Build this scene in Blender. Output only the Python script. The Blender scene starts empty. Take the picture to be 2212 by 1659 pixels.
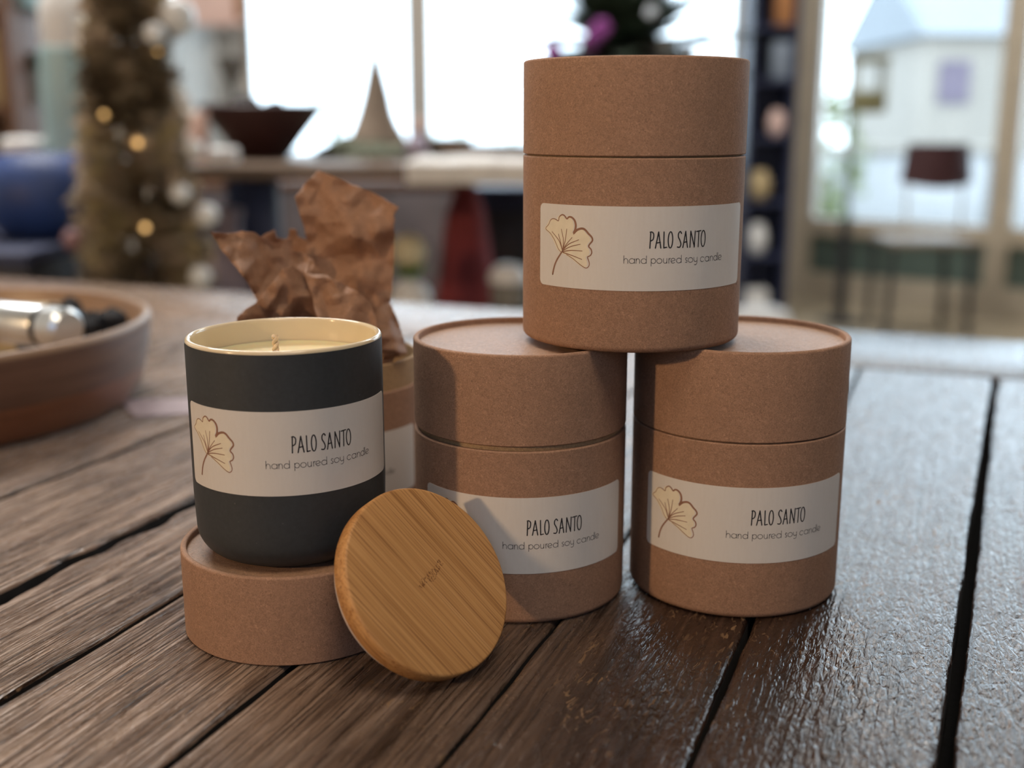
import bpy, bmesh, math, random
from mathutils import Vector, Matrix, noise as mnoise
from mathutils.geometry import delaunay_2d_cdt

random.seed(7)
sc = bpy.context.scene
COL = sc.collection
PI = math.pi
TZ = 0.75                      # table top height
# ---------------------------------------------------------------- camera
FPX, PITCH, CAMH = 2465.8, 0.2262, TZ + 0.19814
cam_d = bpy.data.cameras.new('camera')
cam = bpy.data.objects.new('camera', cam_d)
COL.objects.link(cam)
cam.location = (0, 0, CAMH)
cam.rotation_euler = (PI / 2 - PITCH, 0, 0)
cam_d.sensor_width = 36.0
cam_d.lens = 36.0 * FPX / 2212.0
cam_d.clip_start = 0.02
cam_d.clip_end = 200
cam_d.dof.use_dof = True
cam_d.dof.focus_distance = 0.438
cam_d.dof.aperture_fstop = 5.0
sc.camera = cam
sc.view_settings.view_transform = 'Standard'
sc.view_settings.look = 'None'
sc.view_settings.gamma = 1.0
sc.view_settings.use_curve_mapping = False
sc.view_settings.exposure = 0.0

CP, SP = math.cos(PITCH), math.sin(PITCH)


def ray(px, py):
    u = -(py - 829.5) / FPX
    return Vector(((px - 1106.0) / FPX, CP + u * SP, -SP + u * CP))


def at(px, py, Y):
    """world point seen in the photo at (px, py), Y metres in front of the camera"""
    d = ray(px, py)
    return Vector((0, 0, CAMH)) + d * (Y / d.y)


# ---------------------------------------------------------------- object helpers
def empty(name, loc=(0, 0, 0), rz=0.0):
    o = bpy.data.objects.new(name, None)
    o.empty_display_size = 0.02
    COL.objects.link(o)
    o.location = loc
    o.rotation_euler = (0, 0, rz)
    return o


def tag(o, label, cat, group=None, kind=None):
    o['label'] = label
    if cat:
        o['category'] = cat
    if group:
        o['group'] = group
    if kind:
        o['kind'] = kind
    return o


def thing(name, label, cat, loc=(0, 0, 0), rz=0.0, group=None):
    return tag(empty(name, loc, rz), label, cat, group)


def link(name, bm, mats, parent=None, smooth=True, angle=35, loc=None):
    me = bpy.data.meshes.new(name)
    bmesh.ops.recalc_face_normals(bm, faces=bm.faces[:])
    if smooth:
        for f in bm.faces:
            f.smooth = True
        lim = math.radians(angle)
        for e in bm.edges:
            if len(e.link_faces) == 2 and e.calc_face_angle(0) > lim:
                e.smooth = False
    bm.to_mesh(me)
    bm.free()
    if not isinstance(mats, (list, tuple)):
        mats = [mats]
    for m in mats:
        me.materials.append(m)
    o = bpy.data.objects.new(name, me)
    COL.objects.link(o)
    if parent:
        o.parent = parent
    if loc is not None:
        o.location = loc
    return o


def box(bm, x0, x1, y0, y1, z0, z1, M=None, bev=0.0, mat=0):
    c = [(x, y, z) for x in (x0, x1) for y in (y0, y1) for z in (z0, z1)]
    if M:
        c = [M @ Vector(p) for p in c]
    v = [bm.verts.new(p) for p in c]
    fs = [bm.faces.new([v[i] for i in q]) for q in
          ((0, 1, 3, 2), (4, 6, 7, 5), (0, 4, 5, 1), (2, 3, 7, 6), (0, 2, 6, 4), (1, 5, 7, 3))]
    for f in fs:
        f.material_index = mat
    if bev:
        es = {e for f in fs for e in f.edges}
        r = bmesh.ops.bevel(bm, geom=list(es), offset=bev, segments=2, affect='EDGES', profile=0.5)
        for f in r['faces']:
            f.material_index = mat


def lathe(bm, prof, segs=64, M=None, mat=0, wob=None, cap0=True, cap1=True):
    """prof: list of (r, z) -> surface of revolution; r == 0 closes to a point"""
    rings = []
    for (r, z) in prof:
        if r <= 1e-7:
            p = Vector((0, 0, z))
            rings.append([bm.verts.new(M @ p if M else p)])
        else:
            ring = []
            for i in range(segs):
                a = 2 * PI * i / segs
                k = wob(a, z) if wob else 1.0
                p = Vector((r * k * math.cos(a), r * k * math.sin(a), z))
                ring.append(bm.verts.new(M @ p if M else p))
            rings.append(ring)
    for a, b in zip(rings[:-1], rings[1:]):
        for i in range(segs):
            j = (i + 1) % segs
            if len(a) == 1 and len(b) == 1:
                continue
            if len(a) == 1:
                f = bm.faces.new((a[0], b[i], b[j]))
            elif len(b) == 1:
                f = bm.faces.new((a[i], b[0], a[j]))
            else:
                f = bm.faces.new((a[i], b[i], b[j], a[j]))
            f.material_index = mat
    for ring, c in ((rings[0], cap0), (rings[-1], cap1)):
        if c and len(ring) > 1:
            bm.faces.new(ring).material_index = mat


def rnd(r, z, rad, a0, a1, n=6):
    """arc points round (r, z)"""
    return [(r + rad * math.cos(math.radians(a0 + (a1 - a0) * i / n)),
             z + rad * math.sin(math.radians(a0 + (a1 - a0) * i / n))) for i in range(n + 1)]


def tube(bm, pts, rad, segs=10, mat=0, radii=None):
    pts = [Vector(p) for p in pts]
    rings = []
    up = Vector((0, 0, 1))
    for i, p in enumerate(pts):
        d = (pts[min(i + 1, len(pts) - 1)] - pts[max(i - 1, 0)]).normalized()
        a = d.cross(up)
        if a.length < 1e-4:
            a = d.cross(Vector((1, 0, 0)))
        a.normalize()
        b = d.cross(a)
        r = radii[i] if radii else rad
        rings.append([bm.verts.new(p + r * (math.cos(2 * PI * k / segs) * a + math.sin(2 * PI * k / segs) * b))
                      for k in range(segs)])
    for A, B in zip(rings[:-1], rings[1:]):
        for k in range(segs):
            l = (k + 1) % segs
            bm.faces.new((A[k], A[l], B[l], B[k])).material_index = mat
    bm.faces.new(rings[0]).material_index = mat
    bm.faces.new(rings[-1]).material_index = mat


def ball(bm, c, r, seg=20, rings=12, sc3=(1, 1, 1), mat=0):
    prof = [(r * math.sin(PI * i / rings), -r * math.cos(PI * i / rings)) for i in range(rings + 1)]
    prof[0] = (0, -r)
    prof[-1] = (0, r)
    M = Matrix.Translation(c) @ Matrix.Diagonal((*sc3, 1))
    lathe(bm, prof, seg, M, mat)


def catmull(P, n=8, closed=False):
    out = []
    N = len(P)
    rngs = range(N) if closed else range(N - 1)
    for i in rngs:
        if closed:
            p0, p1, p2, p3 = P[(i - 1) % N], P[i], P[(i + 1) % N], P[(i + 2) % N]
        else:
            p0, p1, p2, p3 = P[max(i - 1, 0)], P[i], P[i + 1], P[min(i + 2, N - 1)]
        for k in range(n):
            t = k / n
            out.append(tuple(0.5 * ((2 * p1[j]) + (-p0[j] + p2[j]) * t + (2 * p0[j] - 5 * p1[j] + 4 * p2[j] - p3[j]) * t * t
                                    + (-p0[j] + 3 * p1[j] - 3 * p2[j] + p3[j]) * t ** 3) for j in range(len(p1))))
    if not closed:
        out.append(tuple(P[-1]))
    return out


# ---------------------------------------------------------------- materials
def newmat(name):
    m = bpy.data.materials.new(name)
    m.use_nodes = True
    nt = m.node_tree
    b = nt.nodes['Principled BSDF']
    return m, nt, b


def N(nt, t, **kw):
    n = nt.nodes.new(t)
    for k, v in kw.items():
        if hasattr(n, k) and not k.startswith('i_'):
            setattr(n, k, v)
        else:
            n.inputs[k[2:] if k.startswith('i_') else k].default_value = v
    return n


def L(nt, a, b):
    nt.links.new(a, b)


def ramp(nt, fac, stops, interp='LINEAR'):
    r = nt.nodes.new('ShaderNodeValToRGB')
    r.color_ramp.interpolation = interp
    el = r.color_ramp.elements
    while len(el) < len(stops):
        el.new(0.5)
    for e, (p, c) in zip(el, stops):
        e.position = p
        e.color = (*c, 1) if len(c) == 3 else c
    L(nt, fac, r.inputs[0])
    return r


def coords(nt, scale=(1, 1, 1), rot=(0, 0, 0)):
    tc = nt.nodes.new('ShaderNodeTexCoord')
    mp = nt.nodes.new('ShaderNodeMapping')
    mp.inputs['Scale'].default_value = scale
    mp.inputs['Rotation'].default_value = rot
    L(nt, tc.outputs['Object'], mp.inputs[0])
    return mp.outputs[0]


def noi(nt, vec, scale, detail=3, rough=0.5, dist=0.0):
    n = nt.nodes.new('ShaderNodeTexNoise')
    n.inputs['Scale'].default_value = scale
    n.inputs['Detail'].default_value = detail
    n.inputs['Roughness'].default_value = rough
    n.inputs['Distortion'].default_value = dist
    L(nt, vec, n.inputs['Vector'])
    return n.outputs['Fac']


def math2(nt, op, a, b=None, c=None, clamp=False):
    n = nt.nodes.new('ShaderNodeMath')
    n.operation = op
    n.use_clamp = clamp
    for i, v in enumerate((a, b, c)):
        if v is None:
            continue
        if isinstance(v, (int, float)):
            n.inputs[i].default_value = v
        else:
            L(nt, v, n.inputs[i])
    return n.outputs[0]


def mixc(nt, fac, a, b, mode='MIX'):
    n = nt.nodes.new('ShaderNodeMix')
    n.data_type = 'RGBA'
    n.blend_type = mode
    n.clamp_factor = True
    for s, v in ((n.inputs[0], fac), (n.inputs[6], a), (n.inputs[7], b)):
        if isinstance(v, (int, float)):
            s.default_value = v
        elif isinstance(v, tuple):
            s.default_value = (*v, 1) if len(v) == 3 else v
        else:
            L(nt, v, s)
    return n.outputs[2]


def bump(nt, b, h, strength, dist, prev=None):
    n = nt.nodes.new('ShaderNodeBump')
    n.inputs['Strength'].default_value = strength
    n.inputs['Distance'].default_value = dist
    L(nt, h, n.inputs['Height'])
    if prev:
        L(nt, prev, n.inputs['Normal'])
    if b:
        L(nt, n.outputs[0], b.inputs['Normal'])
    return n.outputs[0]


def plain(name, col, rough=0.6, var=0.12, scale=30, metal=0.0, spec=0.4, bmp=0.0, emis=None, trans=0.0):
    m, nt, b = newmat(name)
    v = coords(nt)
    n = noi(nt, v, scale, 4)
    lo = tuple(c * (1 - var) for c in col)
    hi = tuple(min(1, c * (1 + var)) for c in col)
    r = ramp(nt, n, [(0.3, lo), (0.7, hi)])
    L(nt, r.outputs[0], b.inputs['Base Color'])
    b.inputs['Roughness'].default_value = rough
    b.inputs['Metallic'].default_value = metal
    b.inputs['Specular IOR Level'].default_value = spec
    if bmp:
        bump(nt, b, n, 0.5, bmp)
    if emis:
        b.inputs['Emission Color'].default_value = (*emis[0], 1)
        b.inputs['Emission Strength'].default_value = emis[1]
    return m


def kraft(name, base, gloss=0.75, spec=0.25, fibre=1.0, bscale=1.0, trans=0.0):
    m, nt, b = newmat(name)
    v = coords(nt)
    fine = noi(nt, v, 950, 3, 0.75, 1.6)
    blot = noi(nt, v, 60, 4, 0.6)
    lo = tuple(c * 0.70 for c in base)
    hi = tuple(min(1, c * 1.32) for c in base)
    c1 = ramp(nt, fine, [(0.34, lo), (0.66, hi)]).outputs[0]
    c2 = mixc(nt, math2(nt, 'MULTIPLY', blot, 0.35), c1, tuple(c * 0.75 for c in base))
    # pale and dark curly fibres
    f1 = noi(nt, v, 260, 2, 0.5, 3.5)
    fl = math2(nt, 'LESS_THAN', math2(nt, 'ABSOLUTE', math2(nt, 'SUBTRACT', f1, 0.52)), 0.010)
    gate = math2(nt, 'GREATER_THAN', noi(nt, v, 180, 2), 0.54)
    fm = math2(nt, 'MULTIPLY', math2(nt, 'MULTIPLY', fl, gate), 0.45 * fibre)
    c3 = mixc(nt, fm, c2, tuple(min(1, c * 2.0) for c in base))
    sp = math2(nt, 'GREATER_THAN', noi(nt, v, 330, 1), 0.80)
    c4 = mixc(nt, math2(nt, 'MULTIPLY', sp, 0.7), c3, tuple(c * 0.25 for c in base))
    L(nt, c4, b.inputs['Base Color'])
    b.inputs['Roughness'].default_value = gloss
    b.inputs['Specular IOR Level'].default_value = spec
    h = math2(nt, 'ADD', math2(nt, 'MULTIPLY', fine, 0.6), noi(nt, v, 420, 2, 0.6))
    bump(nt, b, h, 0.35 * bscale, 0.0004)
    if trans:
        t = nt.nodes.new('ShaderNodeBsdfTranslucent')
        L(nt, c4, t.inputs[0])
        mx = nt.nodes.new('ShaderNodeMixShader')
        mx.inputs[0].default_value = trans
        out = nt.nodes['Material Output']
        L(nt, b.outputs[0], mx.inputs[1])
        L(nt, t.outputs[0], mx.inputs[2])
        L(nt, mx.outputs[0], out.inputs[0])
    return m


KB = (0.335, 0.198, 0.130)
M_kraft = kraft('kraft_board', KB)
M_panel = kraft('kraft_top_panel', (0.36, 0.215, 0.135), gloss=0.46, spec=0.30, bscale=2.6)
M_neck = kraft('kraft_neck', (0.40, 0.27, 0.15), fibre=0.4)
M_tissue = kraft('kraft_wrapping_paper', (0.39, 0.22, 0.135), gloss=0.55, fibre=1.6, bscale=0.9, trans=0.3)


def paper_label():
    m, nt, b = newmat('label_paper')
    v = coords(nt, (1, 1, 1))
    vs = coords(nt, (900, 900, 120))
    w = noi(nt, vs, 1.0, 2)
    n = noi(nt, v, 900, 3)
    c = mixc(nt, w, (0.655, 0.63, 0.595), (0.70, 0.68, 0.65))
    c = mixc(nt, math2(nt, 'MULTIPLY', n, 0.25), c, (0.60, 0.55, 0.51))
    L(nt, c, b.inputs['Base Color'])
    b.inputs['Roughness'].default_value = 0.55
    b.inputs['Specular IOR Level'].default_value = 0.35
    bump(nt, b, n, 0.15, 0.0002)
    return m


M_label = paper_label()
M_ink = plain('black_ink', (0.018, 0.017, 0.02), 0.6, 0.1, 400)
M_greyink = plain('grey_ink', (0.06, 0.055, 0.055), 0.6, 0.1, 400)
M_brown = plain('brown_ink', (0.27, 0.135, 0.085), 0.6, 0.1, 400)
M_cream = plain('cream_ink', (0.76, 0.69, 0.53), 0.6, 0.04, 300)


def charcoal():
    m, nt, b = newmat('matte_charcoal_glaze')
    v = coords(nt)
    n = noi(nt, v, 500, 4, 0.6)
    r = ramp(nt, n, [(0.3, (0.029, 0.034, 0.038)), (0.7, (0.038, 0.044, 0.049))])
    spk = math2(nt, 'GREATER_THAN', noi(nt, v, 420, 1), 0.80)
    c = mixc(nt, math2(nt, 'MULTIPLY', spk, 0.15), r.outputs[0], (0.35, 0.33, 0.3))
    L(nt, c, b.inputs['Base Color'])
    b.inputs['Roughness'].default_value = 0.55
    b.inputs['Specular IOR Level'].default_value = 0.45
    bump(nt, b, n, 0.12, 0.0003)
    return m


M_char = charcoal()
M_glaze = plain('cream_glaze', (0.70, 0.585, 0.40), 0.12, 0.06, 25, spec=0.6)
M_wax = plain('soy_wax', (0.78, 0.66, 0.40), 0.35, 0.05, 60, spec=0.4, bmp=0.0004)
M_wax.node_tree.nodes['Principled BSDF'].inputs['Subsurface Weight'].default_value = 0.3
M_wax.node_tree.nodes['Principled BSDF'].inputs['Subsurface Scale'].default_value = 0.004
M_wick = plain('cotton_wick', (0.72, 0.55, 0.36), 0.8, 0.25, 500)


def bamboo(name, face=True):
    m, nt, b = newmat(name)
    # local x runs along the grain, y across it
    v = coords(nt, (12, 1500, 1500))
    v2 = coords(nt, (6, 380, 380))
    v3 = coords(nt, (30, 90, 90))
    g1 = noi(nt, v, 1.0, 4, 0.65, 0.4)
    g2 = noi(nt, v2, 1.0, 3, 0.6, 0.3)
    c = ramp(nt, g2, [(0.25, (0.40, 0.19, 0.06)), (0.5, (0.54, 0.28, 0.10)), (0.78, (0.66, 0.37, 0.15))]).outputs[0]
    dk = ramp(nt, g1, [(0.50, (0, 0, 0)), (0.64, (1, 1, 1))]).outputs[0]
    c = mixc(nt, math2(nt, 'MULTIPLY', dk, 0.70), c, (0.22, 0.088, 0.028))
    if face:
        # the node: a band of small dark flecks across the grain
        tc = nt.nodes.new('ShaderNodeTexCoord')
        sx = nt.nodes.new('ShaderNodeSeparateXYZ')
        L(nt, tc.outputs['Object'], sx.inputs[0])
        wv = noi(nt, coords(nt, (1, 1, 1)), 160, 2)
        xx = math2(nt, 'ADD', sx.outputs[0], math2(nt, 'MULTIPLY', math2(nt, 'SUBTRACT', wv, 0.5), 0.006))
        band = math2(nt, 'LESS_THAN', math2(nt, 'ABSOLUTE', math2(nt, 'ADD', xx, 0.0005)), 0.0016)
        yr = math2(nt, 'MULTIPLY', math2(nt, 'GREATER_THAN', sx.outputs[1], -0.006), math2(nt, 'LESS_THAN', sx.outputs[1], 0.0095))
        fl = math2(nt, 'GREATER_THAN', noi(nt, coords(nt, (.5, 1, 1)), 1500, 2), 0.52)
        mk = math2(nt, 'MULTIPLY', math2(nt, 'MULTIPLY', band, yr), fl)
        c = mixc(nt, math2(nt, 'MULTIPLY', mk, 0.75), c, (0.14, 0.05, 0.018))
    else:
        fl = math2(nt, 'GREATER_THAN', noi(nt, coords(nt, (1, 1, 1)), 620, 1), 0.60)
        gate = math2(nt, 'GREATER_THAN', noi(nt, coords(nt, (1, 1, 1)), 70, 1), 0.5)
        c = mixc(nt, math2(nt, 'MULTIPLY', math2(nt, 'MULTIPLY', fl, gate), 0.55), c, (0.30, 0.11, 0.02))
    L(nt, c, b.inputs['Base Color'])
    b.inputs['Roughness'].default_value = 0.5
    b.inputs['Specular IOR Level'].default_value = 0.35
    bump(nt, b, g1, 0.2, 0.0003)
    return m


M_bamboo = bamboo('bamboo_face', True)
M_bamedge = bamboo('bamboo_edge', False)
M_seal = plain('silicone_seal', (0.62, 0.56, 0.54), 0.35, 0.05, 100)


def noi2(nt, vec, *a):
    out = noi(nt, vec, *a)
    out.node.noise_dimensions = '2D'
    return out


def planks_mat():
    m, nt, b = newmat('old_varnished_planks')
    tc = nt.nodes.new('ShaderNodeTexCoord')
    sx = nt.nodes.new('ShaderNodeSeparateXYZ')
    L(nt, tc.outputs['Object'], sx.inputs[0])
    at_ = nt.nodes.new('ShaderNodeAttribute')
    at_.attribute_name = 'plank'
    off = nt.nodes.new('ShaderNodeVectorMath')
    off.operation = 'ADD'
    mul = nt.nodes.new('ShaderNodeVectorMath')
    mul.operation = 'MULTIPLY'
    mul.inputs[1].default_value = (3.1, 7.7, 5.3)
    L(nt, at_.outputs['Vector'], mul.inputs[0])
    L(nt, tc.outputs['Object'], off.inputs[0])
    L(nt, mul.outputs[0], off.inputs[1])

    def mp(scale, rz=0.0):
        n = nt.nodes.new('ShaderNodeMapping')
        n.inputs['Scale'].default_value = scale
        n.inputs['Rotation'].default_value = (0, 0, rz)
        L(nt, off.outputs[0], n.inputs[0])
        return n.outputs[0]
    g_fine = noi2(nt, mp((560, 16, 1)), 1.0, 4, 0.72, 0.5)
    g_mid = noi2(nt, mp((190, 9, 1)), 1.0, 4, 0.6, 0.8)
    g_big = noi2(nt, mp((45, 4, 1)), 1.0, 3, 0.55, 0.4)
    pit = noi2(nt, mp((520, 150, 1)), 1.0, 3, 0.5, 0.8)
    pit2 = noi2(nt, mp((180, 44, 1)), 1.0, 3, 0.5, 0.8)
    blotch = noi2(nt, mp((16, 9, 1)), 1.0, 4, 0.6, 0.2)
    # how worn: 0 on the varnished right hand planks, 1 on the weathered, sheen-painted left ones
    worn = nt.nodes.new('ShaderNodeMapRange')
    worn.inputs['From Min'].default_value = -0.10
    worn.inputs['From Max'].default_value = -0.25
    L(nt, sx.outputs[0], worn.inputs['Value'])
    wf = worn.outputs[0]
    dark = ramp(nt, g_mid, [(0.25, (0.016, 0.009, 0.007)), (0.5, (0.036, 0.020, 0.014)), (0.75, (0.066, 0.037, 0.026))]).outputs[0]
    grey = ramp(nt, g_mid, [(0.25, (0.15, 0.095, 0.066)), (0.5, (0.33, 0.228, 0.168)), (0.75, (0.50, 0.375, 0.295))]).outputs[0]  # weathered grey, made paler to paint the sheen of the grain into it
    c = mixc(nt, wf, dark, grey)
    c = mixc(nt, ramp(nt, g_fine, [(0.33, (1, 1, 1)), (0.43, (0, 0, 0))]).outputs[0], c, (0.016, 0.010, 0.008))
    c = mixc(nt, math2(nt, 'MULTIPLY', ramp(nt, blotch, [(0.45, (0, 0, 0)), (0.75, (1, 1, 1))]).outputs[0], 0.45), c, (0.035, 0.020, 0.014))
    # tan flecks where the varnish has gone
    fk = math2(nt, 'MULTIPLY', ramp(nt, pit, [(0.60, (0, 0, 0)), (0.70, (1, 1, 1))]).outputs[0],
               ramp(nt, noi2(nt, mp((28, 14, 1)), 1.0, 3, 0.6), [(0.48, (0, 0, 0)), (0.66, (1, 1, 1))]).outputs[0])
    c = mixc(nt, math2(nt, 'MULTIPLY', fk, 0.75), c, (0.27, 0.165, 0.085))
    L(nt, c, b.inputs['Base Color'])
    # the far end has kept its smooth varnish
    far = nt.nodes.new('ShaderNodeMapRange')
    far.inputs['From Min'].default_value = 0.78
    far.inputs['From Max'].default_value = 0.50
    L(nt, sx.outputs[1], far.inputs['Value'])
    wr = math2(nt, 'MULTIPLY', wf, far.outputs[0])
    rr = nt.nodes.new('ShaderNodeMapRange')
    rr.inputs['To Min'].default_value = 0.235
    rr.inputs['To Max'].default_value = 0.29
    L(nt, wr, rr.inputs['Value'])
    r2 = math2(nt, 'ADD', rr.outputs[0], math2(nt, 'MULTIPLY', math2(nt, 'SUBTRACT', pit2, 0.5), 0.35))
    r2 = math2(nt, 'ADD', r2, math2(nt, 'MULTIPLY', fk, 0.25), clamp=True)
    L(nt, r2, b.inputs['Roughness'])
    b.inputs['Specular IOR Level'].default_value = 0.50
    # relief: deep grain on the left, pitted varnish on the right
    hL = math2(nt, 'ADD', math2(nt, 'MULTIPLY', ramp(nt, g_fine, [(0.36, (0, 0, 0)), (0.52, (1, 1, 1))]).outputs[0], 0.75), math2(nt, 'ADD', math2(nt, 'MULTIPLY', g_fine, 0.8), math2(nt, 'MULTIPLY', g_mid, 0.9)))
    vor = nt.nodes.new('ShaderNodeTexVoronoi')
    vor.feature = 'DISTANCE_TO_EDGE'
    vor.inputs['Scale'].default_value = 1.0
    L(nt, mp((230, 95, 1)), vor.inputs['Vector'])
    crack = ramp(nt, vor.outputs['Distance'], [(0.0, (0, 0, 0)), (0.16, (1, 1, 1))]).outputs[0]
    lines = noi2(nt, mp((430, 5, 1)), 1.0, 2, 0.5, 0.2)
    hR = math2(nt, 'ADD', math2(nt, 'ADD', math2(nt, 'MULTIPLY', lines, 0.36), math2(nt, 'MULTIPLY', crack, 0.09)), math2(nt, 'ADD', math2(nt, 'MULTIPLY', pit, 0.42), math2(nt, 'MULTIPLY', pit2, 0.50)))
    mx = nt.nodes.new('ShaderNodeMix')
    L(nt, wr, mx.inputs[0])
    L(nt, hR, mx.inputs[2])
    L(nt, hL, mx.inputs[3])
    bump(nt, b, mx.outputs[0], 1.0, 0.0013)
    return m


M_planks = planks_mat()
M_gap = plain('gap_shade', (0.007, 0.006, 0.006), 0.9, 0.4, 300)  # near black, paints the shade inside the plank gaps


def wood(name, dark, light, scale=(3, 30, 30), rough=0.45, spec=0.4):
    m, nt, b = newmat(name)
    v = coords(nt, scale)
    n = noi(nt, v, 1.0, 4, 0.6, 0.6)
    r = ramp(nt, n, [(0.28, dark), (0.72, light)])
    L(nt, r.outputs[0], b.inputs['Base Color'])
    b.inputs['Roughness'].default_value = rough
    b.inputs['Specular IOR Level'].default_value = spec
    bump(nt, b, n, 0.2, 0.0006)
    return m


M_bowlwood = wood('bowl_wood', (0.10, 0.050, 0.034), (0.185, 0.098, 0.064), (12, 12, 140), 0.38, 0.5)
M_bowllow = wood('bowl_wood_reddish', (0.16, 0.060, 0.030), (0.27, 0.115, 0.060), (12, 12, 140), 0.38, 0.5)
M_bowlrim = wood('bowl_wood_pale', (0.24, 0.145, 0.09), (0.36, 0.235, 0.15), (14, 14, 140), 0.4, 0.5)
M_floor = wood('pale_floor_boards', (0.42, 0.36, 0.26), (0.52, 0.45, 0.33), (8, 1.2, 1), 0.2, 0.5)
M_slab = wood('display_table_wood', (0.10, 0.065, 0.042), (0.19, 0.13, 0.088), (3, 25, 25), 0.45)
M_maroonwood = wood('dark_maroon_wood', (0.030, 0.012, 0.012), (0.055, 0.022, 0.020), (8, 8, 60), 0.45, 0.35)
M_shelf = wood('brown_shelf_wood', (0.10, 0.045, 0.022), (0.17, 0.08, 0.042), (4, 30, 30), 0.5)
M_wall = plain('pale_plaster', (0.62, 0.58, 0.53), 0.85, 0.05, 6)
M_ceil = plain('ceiling_paint', (0.75, 0.74, 0.72), 0.9, 0.03, 5)
M_frame = plain('beige_painted_wood', (0.46, 0.40, 0.31), 0.5, 0.08, 14)
M_green = plain('dark_green_panel', (0.095, 0.135, 0.115), 0.5, 0.12, 8)
M_navy = plain('navy_paint', (0.032, 0.040, 0.085), 0.5, 0.2, 10)
M_black = plain('black_metal', (0.020, 0.021, 0.025), 0.45, 0.2, 40, spec=0.5)
M_white = plain('white_ceramic', (0.80, 0.80, 0.79), 0.3, 0.04, 20)
M_teal = plain('pale_teal_ceramic', (0.36, 0.53, 0.55), 0.35, 0.12, 12)
M_blue = plain('navy_glazed_pot', (0.022, 0.050, 0.17), 0.5, 0.25, 14, spec=0.4)
M_red = plain('deep_red_felt', (0.28, 0.05, 0.055), 0.8, 0.25, 14)
M_pink = plain('pale_pink', (0.78, 0.56, 0.50), 0.7, 0.08, 10)
M_tan = plain('tan_card', (0.52, 0.40, 0.22), 0.65, 0.12, 20)
M_grey = plain('grey_stone', (0.23, 0.22, 0.20), 0.8, 0.2, 18)
M_moss = plain('grey_green_moss', (0.13, 0.14, 0.10), 0.95, 0.4, 60)
M_felt = plain('taupe_felt', (0.26, 0.20, 0.15), 0.9, 0.15, 40)
M_leafg = plain('fresh_green_leaf', (0.22, 0.42, 0.07), 0.5, 0.25, 30)
M_darkleaf = plain('dark_plant_leaf', (0.055, 0.075, 0.050), 0.45, 0.35, 20)
M_purple = plain('purple_petal', (0.27, 0.055, 0.27), 0.6, 0.2, 40)
M_lav = plain('lavender_cloth', (0.33, 0.29, 0.36), 0.85, 0.15, 20)
M_cloth = plain('white_cloth', (0.72, 0.71, 0.69), 0.9, 0.08, 25, bmp=0.003)
M_orange = plain('burnt_orange_card', (0.36, 0.16, 0.06), 0.7, 0.15, 20)
M_slate = plain('slate_blue_card', (0.20, 0.24, 0.30), 0.6, 0.15, 20)
M_olive = plain('olive_metal', (0.20, 0.19, 0.10), 0.5, 0.2, 15)
M_maroon = plain('maroon_leather', (0.055, 0.022, 0.026), 0.55, 0.15, 20, spec=0.3)
M_silver = plain('brushed_silver', (0.72, 0.76, 0.78), 0.28, 0.06, 60, metal=0.85)
M_char2 = plain('black_charcoal', (0.012, 0.012, 0.015), 0.75, 0.5, 60)
M_trunk = wood('tree_stem', (0.07, 0.045, 0.03), (0.13, 0.09, 0.05))


def tinsel():
    m, nt, b = newmat('bronze_needles')
    at_ = nt.nodes.new('ShaderNodeAttribute')
    at_.attribute_name = 'tint'
    r = ramp(nt, at_.outputs['Fac'], [(0.0, (0.16, 0.12, 0.075)), (0.45, (0.43, 0.34, 0.22)), (0.75, (0.74, 0.61, 0.47)), (1.0, (0.58, 0.48, 0.26))])
    L(nt, r.outputs[0], b.inputs['Base Color'])
    b.inputs['Roughness'].default_value = 0.6
    return m


M_tinsel = tinsel()
M_bulb = plain('warm_bulb', (0.9, 0.7, 0.4), 0.4, 0.02, 10, emis=((1.0, 0.58, 0.20), 1.9))


def glass(name, tint=(0.97, 0.99, 0.98)):
    m = bpy.data.materials.new(name)
    m.use_nodes = True
    nt = m.node_tree
    nt.nodes.clear()
    out = nt.nodes.new('ShaderNodeOutputMaterial')
    tr = nt.nodes.new('ShaderNodeBsdfTransparent')
    tr.inputs[0].default_value = (*tint, 1)
    gl = nt.nodes.new('ShaderNodeBsdfGlossy')
    gl.inputs['Roughness'].default_value = 0.03
    fr = nt.nodes.new('ShaderNodeFresnel')
    fr.inputs[0].default_value = 1.45
    mx = nt.nodes.new('ShaderNodeMixShader')
    L(nt, fr.outputs[0], mx.inputs[0])
    L(nt, tr.outputs[0], mx.inputs[1])
    L(nt, gl.outputs[0], mx.inputs[2])
    L(nt, mx.outputs[0], out.inputs[0])
    return m


M_glass = glass('window_glass')


def sheer():
    m = bpy.data.materials.new('sheer_curtain')
    m.use_nodes = True
    nt = m.node_tree
    nt.nodes.clear()
    out = nt.nodes.new('ShaderNodeOutputMaterial')
    v = coords(nt, (14, 1, 0.4))
    c = ramp(nt, noi(nt, v, 1.0, 2), [(0.3, (0.60, 0.60, 0.57)), (0.7, (0.74, 0.74, 0.71))]).outputs[0]
    df = nt.nodes.new('ShaderNodeBsdfDiffuse')
    tl = nt.nodes.new('ShaderNodeBsdfTranslucent')
    L(nt, c, df.inputs[0])
    L(nt, c, tl.inputs[0])
    mx = nt.nodes.new('ShaderNodeMixShader')
    mx.inputs[0].default_value = 0.5
    L(nt, df.outputs[0], mx.inputs[1])
    L(nt, tl.outputs[0], mx.inputs[2])
    L(nt, mx.outputs[0], out.inputs[0])
    return m


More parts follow.
